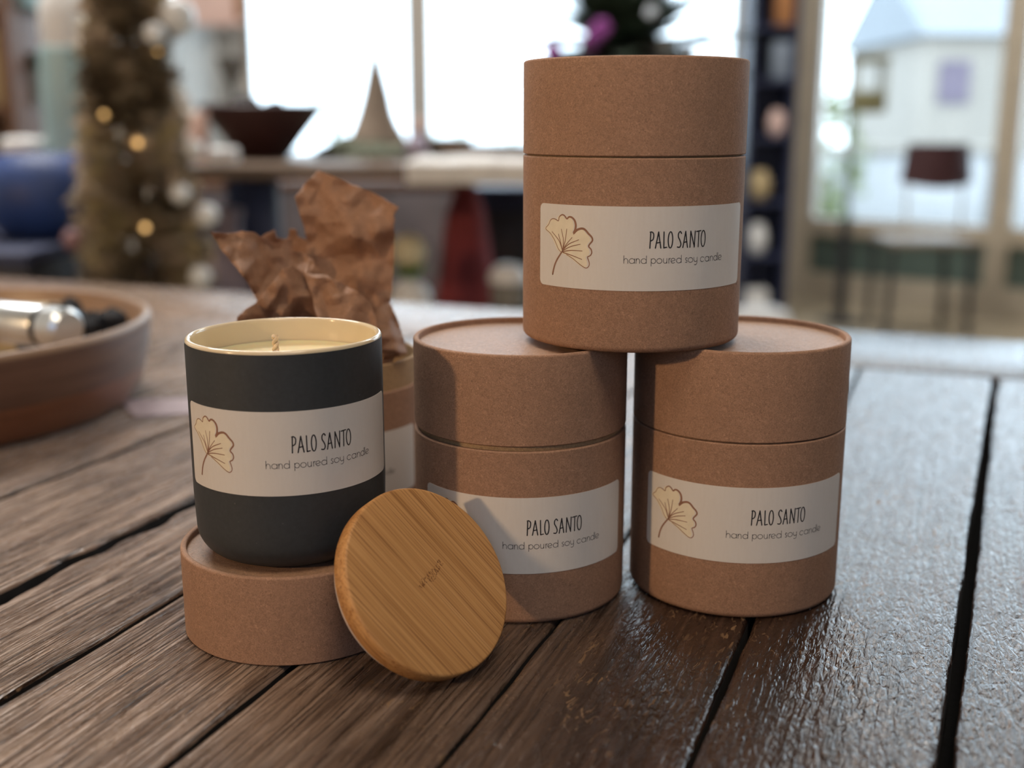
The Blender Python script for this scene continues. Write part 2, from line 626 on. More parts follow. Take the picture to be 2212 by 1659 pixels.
M_sheer = sheer()
M_snow = plain('pale_pavement', (0.32, 0.32, 0.32), 0.9, 0.05, 1)
M_bldg = plain('cream_render', (0.31, 0.285, 0.25), 0.9, 0.05, 1)
M_bldg2 = plain('pale_blue_render', (0.24, 0.26, 0.28), 0.9, 0.05, 1)
M_lavsign = plain('lavender_board', (0.15, 0.125, 0.165), 0.8, 0.06, 2)
M_hedge = plain('hedge_leaf', (0.20, 0.235, 0.11), 0.9, 0.3, 8)
M_whiterender = plain('white_render', (0.42, 0.425, 0.43), 0.25, 0.02, 3, spec=0.6)

# ---------------------------------------------------------------- label printing (all in millimetres on the label)
OUT = [(-35.52, -2.58), (-37.3, -1.24), (-39.18, 1.83), (-41.82, 4.53), (-44.64, 6.11), (-42.88, 7.81), (-41.74, 9.57), (-40.24, 10.29),
       (-38.66, 10.03), (-37.44, 9.58), (-37.04, 11.06), (-35.7, 12.01), (-34.45, 11.77), (-33.27, 10.6), (-32.35, 11.31), (-31.02, 11.24),
       (-29.7, 10.13), (-29.16, 8.41), (-29.39, 6.65), (-30.15, 5.16), (-28.62, 6.56), (-26.63, 7.22), (-25.16, 6.85), (-23.7, 5.39),
       (-22.36, 4.15), (-22.06, 2.85), (-23.16, 1.49), (-23.53, 0.51), (-22.57, -0.45), (-22.26, -1.75), (-22.86, -2.87), (-23.94, -3.46),
       (-23.54, -4.67), (-23.18, -5.97), (-23.5, -7.09), (-24.69, -7.73), (-26.92, -6.63), (-30.01, -4.62), (-33.25, -3.08), (-35.52, -2.58)]
STEM = [(-35.24, -1.89), (-37.86, -5.22), (-39.38, -8.05), (-40.31, -11.3)]
VEINS = [[(-35.24, -1.66), (-36.74, 1.56), (-38.58, 3.43), (-40.83, 5.19)], [(-35.24, -1.66), (-36.15, 1.16), (-37.37, 4.54)],
         [(-35.12, -1.66), (-34.89, 2.58), (-35.92, 6.49)], [(-35.07, -1.65), (-33.88, 2.64), (-33.27, 6.74)],
         [(-35.07, -1.43), (-33.3, 0.91), (-30.8, 3.58)], [(-35.07, -1.52), (-32.21, 0.98), (-27.81, 2.88)],
         [(-35.07, -1.7), (-31.13, 0.17), (-27.14, 1.2)], [(-35.06, -2.1), (-31.11, -1.37), (-26.26, -1.3)],
         [(-34.94, -2.4), (-30.55, -3.33), (-26.35, -4.52)]]


def ell(cx, cy, rx, ry, a0=0, a1=360, n=22):
    return [(cx + rx * math.cos(math.radians(a0 + (a1 - a0) * i / n)), cy + ry * math.sin(math.radians(a0 + (a1 - a0) * i / n))) for i in range(n + 1)]


CAPS = {
    'P': [[(0.14, 1.0), (0.10, 0.5), (0.02, 0.0)], catmull([(0.0, 0.99), (0.45, 1.0), (0.88, 0.9), (0.95, 0.72), (0.75, 0.53), (0.12, 0.44)], 6)],
    'A': [[(0.0, 0.0), (0.52, 1.0)], [(0.52, 1.0), (0.74, 0.5), (1.0, 0.0)], [(0.18, 0.32), (0.86, 0.36)]],
    'L': [[(0.05, 1.0), (0.12, 0.02)], [(0.10, 0.01), (1.0, 0.05)]],
    'O': [ell(0.5, 0.5, 0.46, 0.5)],
    'S': [catmull([(0.95, 0.88), (0.62, 1.0), (0.22, 0.88), (0.2, 0.66), (0.62, 0.44), (0.86, 0.2), (0.55, 0.03), (0.0, 0.05)], 6)],
    'N': [[(0.03, 0.0), (0.10, 1.0)], [(0.10, 1.0), (0.88, 0.02)], [(0.88, 0.0), (0.97, 1.0)]],
    'T': [[(0.0, 0.96), (1.0, 1.0)], [(0.52, 0.97), (0.48, 0.0)]],
}
TITLE = [('P', -0.17, 1.27), ('A', 1.93, 4.06), ('L', 5.04, 6.31), ('O', 6.76, 8.69), ('S', 10.57, 12.24), ('A', 12.87, 14.85),
         ('N', 15.86, 18.14), ('T', 18.67, 20.74), ('O', 20.85, 23.02)]
AS = 1.6
LOW = {
    'h': [[(0, 0), (0, AS)], catmull([(0, 0.45), (0.2, 0.88), (0.55, 1.0), (0.9, 0.82), (1, 0.5), (1, 0.0)], 5)],
    'a': [ell(0.5, 0.5, 0.5, 0.5), [(1, 1), (1, 0)]],
    'n': [[(0, 0), (0, 1)], catmull([(0, 0.45), (0.2, 0.88), (0.55, 1.0), (0.9, 0.82), (1, 0.5), (1, 0.0)], 5)],
    'd': [ell(0.5, 0.5, 0.5, 0.5), [(1, AS), (1, 0)]],
    'p': [ell(0.5, 0.5, 0.5, 0.5), [(0, 1), (0, -0.55)]],
    'o': [ell(0.5, 0.5, 0.5, 0.5)],
    'u': [catmull([(0, 1), (0, 0.5), (0.12, 0.16), (0.5, 0.0), (0.85, 0.15), (1, 0.5)], 5), [(1, 1), (1, 0)]],
    'r': [[(0, 0), (0, 1)], catmull([(0, 0.5), (0.25, 0.85), (0.6, 0.98), (1, 0.97)], 5)],
    'e': [ell(0.5, 0.5, 0.5, 0.5, 12, 318), [(0.02, 0.36), (0.99, 0.60)]],
    's': [catmull([(0.95, 0.86), (0.6, 1.0), (0.2, 0.9), (0.15, 0.68), (0.6, 0.46), (0.9, 0.25), (0.6, 0.02), (0.05, 0.1)], 5)],
    'y': [catmull([(0, 1), (0.05, 0.55), (0.25, 0.2), (0.6, 0.12), (0.95, 0.3)], 5), catmull([(1, 1), (1, 0.2), (0.95, -0.25), (0.65, -0.52), (0.2, -0.5)], 5)],
    'c': [ell(0.5, 0.5, 0.5, 0.5, 42, 318)],
    'l': [[(0, 0), (0, AS)]],
}
TAGL = [('h', -9.81, -8.29), ('a', -7.77, -5.78), ('n', -5.2, -3.9), ('d', -3.31, -1.36), ('p', 0.48, 2.17), ('o', 2.6, 4.61), ('u', 5.19, 6.52),
        ('r', 7.34, 8.03), ('e', 8.16, 9.9), ('d', 10.38, 12.39), ('s', 14.05, 15.01), ('o', 15.37, 17.43), ('y', 17.85, 19.36),
        ('c', 20.95, 22.83), ('a', 23.2, 25.3), ('n', 26.0, 27.35), ('d', 27.85, 29.75), ('l', 30.24, 30.24), ('e', 30.67, 32.6)]


def resample(P, step):
    out = [P[0]]
    for a, b in zip(P[:-1], P[1:]):
        d = math.hypot(b[0] - a[0], b[1] - a[1])
        n = max(1, int(math.ceil(d / step)))
        for k in range(1, n + 1):
            t = k / n
            out.append((a[0] + (b[0] - a[0]) * t, a[1] + (b[1] - a[1]) * t))
    return out


def stroke(bm, P, wid, mapf, h):
    """ribbon with rounded ends along P (mm), wid = number or function of 0..1; mapf(u, v, h) -> 3d"""
    P = resample(P, 0.45)
    n = len(P)
    rows = []
    for i, p in enumerate(P):
        a, b = P[max(i - 1, 0)], P[min(i + 1, n - 1)]
        dx, dy = b[0] - a[0], b[1] - a[1]
        l = math.hypot(dx, dy) or 1e-9
        nx, ny = -dy / l, dx / l
        w = (wid(i / max(1, n - 1)) if callable(wid) else wid) / 2
        rows.append((bm.verts.new(mapf(p[0] + nx * w, p[1] + ny * w, h)), bm.verts.new(mapf(p[0] - nx * w, p[1] - ny * w, h))))
    for (a, b), (c, d) in zip(rows[:-1], rows[1:]):
        bm.faces.new((a, b, d, c))
    for p, q, r, s in ((P[0], P[1], rows[0], 1), (P[-1], P[-2], rows[-1], -1)):
        dx, dy = p[0] - q[0], p[1] - q[1]
        l = math.hypot(dx, dy) or 1e-9
        w = (wid(0 if s == 1 else 1) if callable(wid) else wid) / 2
        fan = []
        a0 = math.atan2(dy, dx)
        for k in range(1, 4):
            t = a0 - PI / 2 + PI * k / 4
            fan.append(bm.verts.new(mapf(p[0] + w * math.cos(t), p[1] + w * math.sin(t), h)))
        try:
            bm.faces.new([r[1] if s == 1 else r[0], *fan, r[0] if s == 1 else r[1]][::1])
        except ValueError:
            pass


LW, LH, LR = 96.6, 31.8, 2.2


def make_label(parent, R, u0, z0, tilt=0.0, full=True):
    """printed paper label wrapped round a tube of radius R (mm); u0, z0 = its centre"""
    ct, st = math.cos(tilt), math.sin(tilt)

    def mapf(u, v, h):
        uu, vv = u * ct - v * st, u * st + v * ct
        a = (uu + u0) / R
        r = (R + h) / 1000
        return Vector((r * math.sin(a), -r * math.cos(a), (vv + z0) / 1000))
    bm = bmesh.new()
    us = []
    k = 0
    for i in range(9):
        us.append(-LW / 2 + LR * (1 - math.cos(PI / 2 * i / 8)))
    for i in range(1, 80):
        us.append(-LW / 2 + LR + (LW - 2 * LR) * i / 80)
    for i in range(9):
        us.append(LW / 2 - LR + LR * math.sin(PI / 2 * i / 8))
    rows = []
    for u in us:
        d = max(0.0, LR - (u + LW / 2), LR - (LW / 2 - u))
        v = LH / 2 - LR + math.sqrt(max(0.0, LR * LR - d * d))
        rows.append([[bm.verts.new(mapf(u, y, h)) for y in (-v, 0, v)] for h in (0.02, 0.13)])
    for A, B in zip(rows[:-1], rows[1:]):
        for j in (0, 1):
            bm.faces.new((A[1][j], B[1][j], B[1][j + 1], A[1][j + 1]))
            bm.faces.new((A[0][j], A[0][j + 1], B[0][j + 1], B[0][j]))
        bm.faces.new((A[0][0], B[0][0], B[1][0], A[1][0]))
        bm.faces.new((A[0][2], A[1][2], B[1][2], B[0][2]))
    for A in (rows[0], rows[-1]):
        for j in (0, 1):
            bm.faces.new((A[0][j], A[0][j + 1], A[1][j + 1], A[1][j]))
    lab = link('paper_label', bm, M_label, parent)
    lab['label'] = 'off-white paper label with printed leaf and black lettering'
    # leaf: cream fill (printed slightly out of register), brown outline, veins and stem
    bm = bmesh.new()
    sm = catmull(OUT[:-1], 3, closed=False)
    fill = [(x - 0.85, y + 0.0) for x, y in OUT[:-1]]
    pts = [Vector(p) for p in fill]
    nb = len(pts)
    inner = []
    y = -8.0
    while y < 12.5:
        x = -45.5
        while x < -22:
            inner.append(Vector((x, y)))
            x += 1.0
        y += 1.0
    res = delaunay_2d_cdt(pts + inner, [], [list(range(nb))], 1, 1e-4)
    vs = [bm.verts.new(mapf(p.x, p.y, 0.155)) for p in res[0]]
    for f in res[2]:
        try:
            bm.faces.new([vs[i] for i in f])
        except ValueError:
            pass
    for v in [v for v in bm.verts if not v.link_faces]:
        bm.verts.remove(v)
    lf = link('leaf_fill', bm, M_cream, lab, smooth=True)
    lf['label'] = 'cream leaf shape'
    bm = bmesh.new()
    NS = len(sm)

    def wf(t):
        i = t * 39
        return 0.26 + 0.62 * math.exp(-((i - 20) / 6.5) ** 2) + 0.18 * math.exp(-((i - 28) / 5.0) ** 2)
    stroke(bm, sm, wf, mapf, 0.18)
    stroke(bm, catmull(STEM, 6), lambda t: 0.62 + 0.15 * t, mapf, 0.18)
    for v in VEINS:
        stroke(bm, catmull(v, 6), lambda t: 0.42 - 0.16 * t, mapf, 0.18)
    lo = link('leaf_outline', bm, M_brown, lab)
    lo['label'] = 'brown line drawing of a fan-shaped ginkgo leaf'
    bm = bmesh.new()
    for ch, a, b in TITLE:
        for st_ in CAPS[ch]:
            yb = 0.4
            stroke(bm, [(a + (b - a) * x, yb + 6.1 * y) for x, y in st_], 0.46, mapf, 0.18)
    t1 = link('title_lettering', bm, M_ink, lab)
    t1['label'] = 'black hand-drawn capitals PALO SANTO'
    bm = bmesh.new()
    for ch, a, b in TAGL:
        for st_ in LOW[ch]:
            stroke(bm, [(a + (b - a) * x, -5.35 + 1.85 * y) for x, y in st_], 0.20, mapf, 0.18)
    t2 = link('tagline_lettering', bm, M_greyink, lab)
    t2['label'] = 'thin grey lettering hand poured soy candle'
    return lab


# ---------------------------------------------------------------- kraft tubes
def mm(prof):
    return [(r / 1000, z / 1000) for r, z in prof]


def lid_mesh(h):
    """closed cap with a raised rolled rim and sunk top panel; z = 0 is its open lower edge"""
    bm = bmesh.new()
    prof = [(43.9, 0.0), (44.6, 0.0), (45.0, 0.4), (45.0, 0.8)]
    prof += [(45.0, h * k) for k in (0.3, 0.6)]
    prof += rnd(44.0, h - 1.0, 1.0, 0, 90, 5)
    prof += rnd(43.4, h - 0.8, 0.8, 90, 180, 4)
    prof += [(42.5, h - 2.5)]
    lathe(bm, mm(prof + [(43.9, h - 4.0), (43.9, 0.0)]), 160, cap0=False, cap1=False)
    return bm


def panel_mesh(h):
    bm = bmesh.new()
    prof = [(43.7, h - 3.9), (43.7, h - 2.35), (30, h - 2.30), (15, h - 2.2), (0, h - 2.2)]
    lathe(bm, mm(prof), 128, cap0=True, cap1=False)
    return bm


def body_mesh(h, open_top=True):
    bm = bmesh.new()
    prof = [(0, 0.0), (38, 0.0)] + rnd(42.4, 2.6, 2.6, -90, 0, 6)
    prof += [(45, h * 0.5), (45, h - 0.5), (44.6, h), (43.4, h)]
    prof += [(43.4, 2.5), (0, 2.5)]
    lathe(bm, mm(prof), 160, cap0=False, cap1=False)
    return bm


def neck_mesh(z0, z1):
    bm = bmesh.new()
    prof = [(41.6, z0), (43.3, z0), (43.3, z1 - 0.7)] + rnd(42.5, z1 - 0.8, 0.8, 0, 180, 6) + [(41.6, z0)]
    lathe(bm, mm(prof), 128, cap0=False, cap1=False)
    return bm


def gift_tube(label, x, y, z, hb, gap, hl, u0, z0, tilt=0.0, lid_off=(0, 0), lid_tilt=0.0, rz=0.0):
    t = thing('candle_gift_tube', label, 'box', (x, y, z), 0, 'kraft candle tubes')
    link('tube_body', body_mesh(hb), M_kraft, t)
    link('tube_neck', neck_mesh(hb - 12, hb + 16), M_neck, t)
    lid = link('tube_lid', lid_mesh(hl), M_kraft, t, loc=(lid_off[0], lid_off[1], (hb + gap) / 1000))
    lid.rotation_euler = (0, lid_tilt, 1.1)
    link('top_panel', panel_mesh(hl), M_panel, lid)
    make_label(t, 45.0, u0, z0, tilt)
    return t


HB, HL = 0.07389, 36.4
gift_tube('closed kraft cardboard candle tube balanced on top of two others', 0.04963, 0.47533, TZ + 0.1109, 73.9, 0.55, 36.3, 2.4, 40.25)
gift_tube('closed kraft candle tube with lid slightly lifted, bamboo disc standing in front of it', 0.00356, 0.47215, TZ + 0.0001, 72.4, 2.0, 36.4, 2.6, 37.8)
gift_tube('closed kraft candle tube with snug lid, fully visible leaf, standing on bare dark planks', 0.09756, 0.47732, TZ + 0.0001, 73.9, 0.5, 36.4, -1.7, 40.2)

# open tube with crumpled paper behind the candle
EX, EY = -0.090, 0.554
t = thing('candle_gift_tube', 'open kraft candle tube without lid, stuffed with crumpled brown paper', 'box', (EX, EY, TZ + 0.0001), 0, 'kraft candle tubes')
link('tube_body', body_mesh(73.9), M_kraft, t)
link('tube_neck', neck_mesh(62, 87), M_neck, t)
make_label(t, 45.0, 5.5, 39.2)

# lid under the candle
DX, DY, DH = -0.0875, 0.4362, 35.0
t = thing('tube_lid', 'round kraft lid lying on the planks as stand for the dark candle', 'lid', (DX, DY, TZ + 0.0001))
link('lid_shell', lid_mesh(DH), M_kraft, t)
link('top_panel', panel_mesh(DH), M_panel, t)

# ---------------------------------------------------------------- candle
CZ = TZ + (DH - 2.2) / 1000 + 0.0002
CR = 37.5
CH = 118.1 - (DH - 2.2)
cx_, cy_ = -0.0882, 0.4352
t = thing('candle', 'charcoal ceramic candle with cream inside, unlit wick and paper label', 'candle', (cx_, cy_, CZ))
bm = bmesh.new()
prof = [(0, 0.0), (24, 0.0)] + rnd(25.5, 11.5, 11.5, -90, -4, 10) + [(37.2, 16), (37.5, 26), (37.5, CH - 1.3)]
lathe(bm, mm(prof + [(36.9, CH - 1.3), (36.4, 10), (0, 8)]), 160, cap0=False, cap1=False)
link('vessel', bm, M_char, t)
bm = bmesh.new()
prof = [(34.7, 40), (35.1, CH - 2.0)] + rnd(36.25, CH - 1.15, 1.15, 180, 0, 8) + [(37.4, CH - 1.35), (36.6, CH - 1.8), (36.2, 40)]
lathe(bm, mm(prof + [(34.7, 40)]), 160, cap0=False, cap1=False)
o = link('glazed_lining', bm, M_glaze, t)
o['label'] = 'glossy cream inner wall and rim'
bm = bmesh.new()
WZ = 108.0 - (DH - 2.2)
lathe(bm, mm([(0, 42), (34.5, 42), (34.5, WZ + 0.7), (33.6, WZ + 0.1), (25, WZ - 0.2), (0, WZ)]), 96, cap0=False, cap1=False)
o = link('soy_wax', bm, M_wax, t)
o['label'] = 'smooth cream wax fill'
bm = bmesh.new()
for s in range(2):
    pts = []
    for i in range(40):
        a = i * 0.42 + s * PI
        pts.append(((-3.6 + 0.62 * math.cos(a)) / 1000, (0.62 * math.sin(a)) / 1000, (WZ - 4 + 13.0 * i / 39) / 1000))
    tube(bm, pts, 0.00082, 8)
o = link('wick', bm, M_wick, t)
o['label'] = 'twisted cotton wick, unburnt'
make_label(t, CR, 8.6, 80.1 - (DH - 2.2))

# ---------------------------------------------------------------- bamboo lid
vx, vy, vz, th, ph = -0.030134, 0.392407, 0.034068, 0.838, 0.605
n_ = Vector((math.sin(th) * math.cos(ph), -math.cos(th) * math.cos(ph), math.sin(ph)))
a_ = Vector((math.cos(th), math.sin(th), 0))
b_ = n_.cross(a_)
if b_.z < 0:
    b_ = -b_
# local x = grain direction (runs down to the right in the photograph)
def on_disc(px, py):
    d = ray(px, py)
    o_ = Vector((0, 0, CAMH))
    return o_ + d * ((Vector((vx, vy, TZ + vz)) - o_).dot(n_) / d.dot(n_))


gx = (on_disc(970, 1288) - on_disc(842, 1147)).normalized()
gy = n_.cross(gx).normalized()
Mrot = Matrix((gx, gy, n_)).transposed().to_4x4()
t = thing('bamboo_lid', 'round bamboo lid tilted on edge, leaning in front of the kraft tubes', 'lid')
t.matrix_world = Matrix.Translation((vx, vy, TZ + vz + 0.0003)) @ Mrot
bm = bmesh.new()
R_ = 36.0
prof = [(0, 0), (20, 0)] + [(R_ - 1.2, 0.0), (R_ - 0.5, -0.15), (R_, -0.7)]
lathe(bm, mm(prof), 128, cap0=False, cap1=False, mat=0)
prof = [(R_, -0.7), (R_, -4), (R_ - 0.05, -7.3), (R_ - 0.7, -8.0), (0, -8.0)]
lathe(bm, mm(prof), 128, cap0=False, cap1=False, mat=1)
bmesh.ops.remove_doubles(bm, verts=bm.verts[:], dist=1e-6)
o = link('lid_disc', bm, [M_bamboo, M_bamedge], t, angle=50)
bm = bmesh.new()
lathe(bm, mm([(0, -8.0), (32.5, -8.0), (32.5, -13.0), (31.8, -13.6), (0, -13.6)]), 96, cap0=False, cap1=False)
link('lid_plug', bm, M_bamedge, t)
bm = bmesh.new()
lathe(bm, mm([(32.6, -9.2)] + rnd(33.2, -10.2, 1.0, 90, -90, 8) + [(32.6, -11.2), (32.6, -9.2)]), 96, cap0=False, cap1=False)
o = link('seal_ring', bm, M_seal, t)
o['label'] = 'pale silicone sealing ring'

# ---------------------------------------------------------------- crumpled paper
FLAPS = [
    # upright flap
    ([(687, 368, .577), (742, 390, .574), (805, 416, .571), (862, 448, .563), (851, 466, .561), (852, 520, .560), (851, 575, .560), (846, 624, .556), (843, 655, .552),
      (846, 700, .548), (810, 760, .545), (720, 760, .55), (672, 690, .555), (661, 600, .562), (661, 513, .570), (656, 491, .570), (645, 455, .567), (636, 425, .563), (656, 401, .571)],
     [(668, 405, .570), (663, 440, .571), (668, 490, .572), (740, 450, .562), (760, 520, .556), (790, 600, .553), (700, 560, .562), (820, 500, .556), (720, 640, .556)]),
    # left flap
    ([(453, 499, .530), (480, 505, .537), (507, 502, .545), (522, 498, .548), (550, 503, .552), (575, 520, .556), (612, 531, .560), (650, 545, .563), (672, 560, .560),
      (700, 600, .552), (668, 640, .545), (620, 720, .540), (556, 720, .535), (556, 651, .530), (540, 622, .527), (520, 591, .525), (485, 548, .527)],
     [(520, 540, .540), (560, 580, .540), (600, 560, .552), (610, 620, .540), (640, 590, .548)]),
    # scraps behind
    ([(560, 515, .566), (575, 503, .567), (593, 497, .566), (598, 512, .569), (612, 517, .572), (624, 515, .572), (624, 494, .570), (640, 495, .570), (644, 512, .572), (662, 520, .572), (680, 580, .570), (600, 560, .570)],
     [(600, 530, .571), (640, 535, .572)]),
    # dark low fold
    ([(656, 589, .537), (632, 574, .534), (612, 581, .530), (585, 615, .524), (556, 651, .520), (530, 668, .516), (512, 686, .512), (512, 698, .514), (560, 740, .518), (640, 760, .522), (700, 740, .527), (682, 650, .533)],
     [(620, 640, .532), (600, 690, .526), (650, 690, .536)]),
    # front fold
    ([(656, 589, .536), (668, 560, .538), (676, 562, .538), (664, 590, .535), (707, 595, .532), (745, 615, .530), (781, 635, .526), (800, 658, .524), (812, 690, .522), (818, 720, .518), (826, 770, .517), (760, 770, .514), (690, 750, .513), (684, 690, .514), (676, 640, .522)],
     [(720, 650, .520), (760, 690, .515), (730, 710, .511), (690, 620, .528), (780, 665, .520)]),
    # right low fold
    ([(843, 651, .552), (828, 655, .543), (815, 665, .535), (812, 690, .530), (822, 730, .524), (828, 800, .522), (860, 800, .526), (880, 772, .530), (876, 742, .538), (868, 715, .543), (858, 690, .547)],
     [(838, 690, .534), (846, 730, .530), (856, 760, .526)]),
]


def facet(x, y, size, seed):
    """flat triangular facets with sharp creases, -1..1"""
    def hsh(i, j):
        return random.Random(i * 7919 + j * 104729 + seed * 31337).uniform(-1, 1)
    v = y / (size * .87)
    u = x / size - v * .5
    i, j = math.floor(u), math.floor(v)
    a, b = u - i, v - j
    if a + b < 1:
        return hsh(i, j) * (1 - a - b) + hsh(i + 1, j) * a + hsh(i, j + 1) * b
    return hsh(i + 1, j + 1) * (a + b - 1) + hsh(i + 1, j) * (1 - b) + hsh(i, j + 1) * (1 - a)


bm = bmesh.new()
for fi, (outl, inn) in enumerate(FLAPS):
    ctrl = outl + inn
    P2 = [Vector((p[0], p[1])) for p in resample([(q[0], q[1]) for q in outl + outl[:1]], 7.0)[:-1]]
    rag = []
    for i, p in enumerate(P2):
        w = mnoise.noise(Vector((p.x * 0.06, p.y * 0.06, fi * 3.1)))
        rag.append(Vector((p.x + w * 3.0, p.y + mnoise.noise(Vector((p.x * 0.06, p.y * 0.06, fi * 7.7 + 9))) * 3.0)))
    grid = []
    y = 360
    while y < 810:
        x = 440 + (2.5 if (y // 5) % 2 else 0)
        while x < 890:
            grid.append(Vector((x, y)))
            x += 5
        y += 5
    res = delaunay_2d_cdt(rag + grid, [], [list(range(len(rag)))], 1, 1e-3)
    vs = []
    for p in res[0]:
        sw = sd = 0.0
        for c in ctrl:
            w = 1.0 / ((c[0] - p.x) ** 2 + (c[1] - p.y) ** 2 + 250.0) ** 1.6
            sw += w
            sd += w * c[2]
        D = sd / sw
        q = Vector((p.x * 0.011, p.y * 0.011, fi * 5.0))
        # crumple: sharp ridges plus flat facets
        wx = p.x + 14 * mnoise.noise(Vector((p.x * .012, p.y * .012, 1.5 + fi)))
        wy = p.y + 14 * mnoise.noise(Vector((p.x * .012, p.y * .012, 8.5 + fi)))
        D += facet(wx, wy, 46, fi) * 0.0052 + facet(wx, wy, 19, fi + 40) * 0.0011
        vs.append(bm.verts.new(at(p.x, p.y, D)))
    for f in res[2]:
        try:
            bm.faces.new([vs[i] for i in f])
        except ValueError:
            pass
for v in [v for v in bm.verts if not v.link_faces]:
    bm.verts.remove(v)
# keep the stuffing inside the tube mouth
for v in bm.verts:
    if v.co.z < TZ + 0.090:
        dx, dy = v.co.x - EX, v.co.y - EY
        r = math.hypot(dx, dy)
        if r > 0.0400:
            v.co.x, v.co.y = EX + dx * 0.0400 / r, EY + dy * 0.0400 / r
paper = link('crumpled_paper', bm, M_tissue, None, angle=20)
tag(paper, 'crumpled brown wrapping paper sticking up out of the open kraft tube', 'wrapping paper')
md = paper.modifiers.new('thickness', 'SOLIDIFY')
md.thickness = 0.0002
md.offset = 0

# ---------------------------------------------------------------- plank table
ALPHA = math.radians(21.2)
table = thing('plank_table', 'long dark plank table with wide gaps carrying all the candle tubes', 'table', (0, 0, TZ), -ALPHA)
SB = [(-1.25,), (-1.15,), (-1.05,), (-.955,), (-.86,), (-.765,), (-.655,), (-.56,), (-.471,), (-.370,), (-.300,), (-.2195,), (-.1393,), (-.0655,), ('G1',), (.110,), (.20,), (.29,)]
GAPW = {-.86: .006, -.765: .006, -.655: .007, -.56: .007, -.471: .0065, -.370: .0105, -.300: .0042, -.2195: .0034, -.1393: .0016, -.0655: .0022, 'G1': .0050}
T0, T1 = -0.40, 0.962


def sbound(b, tt_):
    if b == 'G1':
        return 0.0100 + (0.0367 - 0.0100) * (tt_ - 0.35) / 0.587
    return b


bm = bmesh.new()
lay = bm.verts.layers.float_vector.new('plank')
for pi in range(len(SB) - 1):
    b0, b1 = SB[pi][0], SB[pi + 1][0]
    g0, g1 = GAPW.get(b0, .0028) / 2, GAPW.get(b1, .0028) / 2
    near = pi >= 7
    nt_, ns_ = (220, 26) if near else (60, 8)
    idv = Vector((pi * 1.37 % 5, (pi * 2.71) % 5, (pi * 0.73) % 5))
    grid = []
    for i in range(nt_ + 1):
        tt_ = T0 + (T1 - T0) * i / nt_
        sk = 0.0
        s0 = sbound(b0, tt_) + g0
        s1 = sbound(b1, tt_) - g1

        def wav(s, sd, amp):
            return amp * (mnoise.noise(Vector((sd, tt_ * 14, 0))) + 0.6 * mnoise.noise(Vector((sd, tt_ * 60, 3))))
        a0 = 0.0050 if b0 == -.370 else 0.0008
        a1 = 0.0042 if b1 == -.370 else 0.0008
        s0 += wav(0, pi * 3.3, a0)
        s1 += wav(0, pi * 3.3 + 1.7, a1)
        row = []
        for j in range(ns_ + 1):
            q = j / ns_
            # cluster columns at the edges so they can roll over
            q = 0.5 - 0.5 * math.cos(PI * q)
            s = s0 + (s1 - s0) * q
            e = min(s - s0, s1 - s)
            rr = 0.0022 + 0.0010 * mnoise.noise(Vector((pi, tt_ * 25, 1 if q < .5 else 5)))
            dz = 0.0
            if e < rr:
                dz = -(rr - math.sqrt(max(0, rr * rr - (rr - e) ** 2)))
            dz -= 0.00025 + 0.0002 * mnoise.noise(Vector((s * 60, tt_ * 6, pi)))
            row.append(bm.verts.new((s, tt_, dz)))
            row[-1][lay] = idv
        # sides go down
        lo0 = bm.verts.new((s0 + 0.0004, tt_, -0.032))
        lo1 = bm.verts.new((s1 - 0.0004, tt_, -0.032))
        lo0[lay] = idv
        lo1[lay] = idv
        grid.append([lo0] + row + [lo1])
    for A, B in zip(grid[:-1], grid[1:]):
        for j in range(len(A) - 1):
            bm.faces.new((A[j], A[j + 1], B[j + 1], B[j])).material_index = 1 if j in (0, len(A) - 2) else 0  # plank sides take the painted gap shade
        bm.faces.new((A[-1], A[0], B[0], B[-1]))
    for G in (grid[0], grid[-1]):
        bm.faces.new(G)
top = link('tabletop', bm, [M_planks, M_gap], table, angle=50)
# breadboard end across the planks
bm = bmesh.new()
lay = bm.verts.layers.float_vector.new('plank')
box(bm, -1.25, .29, T1 + 0.004, 1.142, -0.032, -0.0003, bev=0.003)
o = link('end_board', bm, M_planks, table, angle=50)
o['label'] = 'smooth board closing the far end of the planks'
bm = bmesh.new()
box(bm, -1.24, .28, T0 + .01, 1.13, -0.040, -0.0335)  # board added under the planks to keep the gaps dark
o = link('gap_shade_board', bm, M_gap, table)
o['label'] = 'black board added below the planks as shade in the gaps'
for (s, tt_) in ((-1.17, -.3), (.21, -.3), (-1.17, 1.06), (.21, 1.06)):
    bm = bmesh.new()
    box(bm, s - .04, s + .04, tt_ - .04, tt_ + .04, -TZ + 0.001, -0.041, bev=0.004)
    link('leg', bm, M_shelf, table)

# ---------------------------------------------------------------- wooden bowl with goods
BX, BY = -0.4372, 0.7897
t = thing('wooden_bowl', 'broad turned wooden bowl full of small goods on the table', 'bowl', (BX, BY, TZ + 0.0002))
bm = bmesh.new()
lathe(bm, mm([(0, 0), (152, 0), (160, 2), (166, 12), (169.5, 23), (170.2, 25.5)]), 128, cap0=False, cap1=False, mat=1)
lathe(bm, mm([(170.2, 25.5), (172.5, 34), (174.5, 46), (175.6, 57)] ), 128, cap0=False, cap1=False, mat=0)
lathe(bm, mm([(175.6, 57)] + rnd(172.3, 58.2, 3.3, 0, 180, 8) + [(166, 46), (158, 20), (150, 12), (0, 11)]), 128, cap0=False, cap1=False, mat=2)
bmesh.ops.remove_doubles(bm, verts=bm.verts[:], dist=1e-6)
link('bowl_body', bm, [M_bowlwood, M_bowllow, M_bowlrim], t)


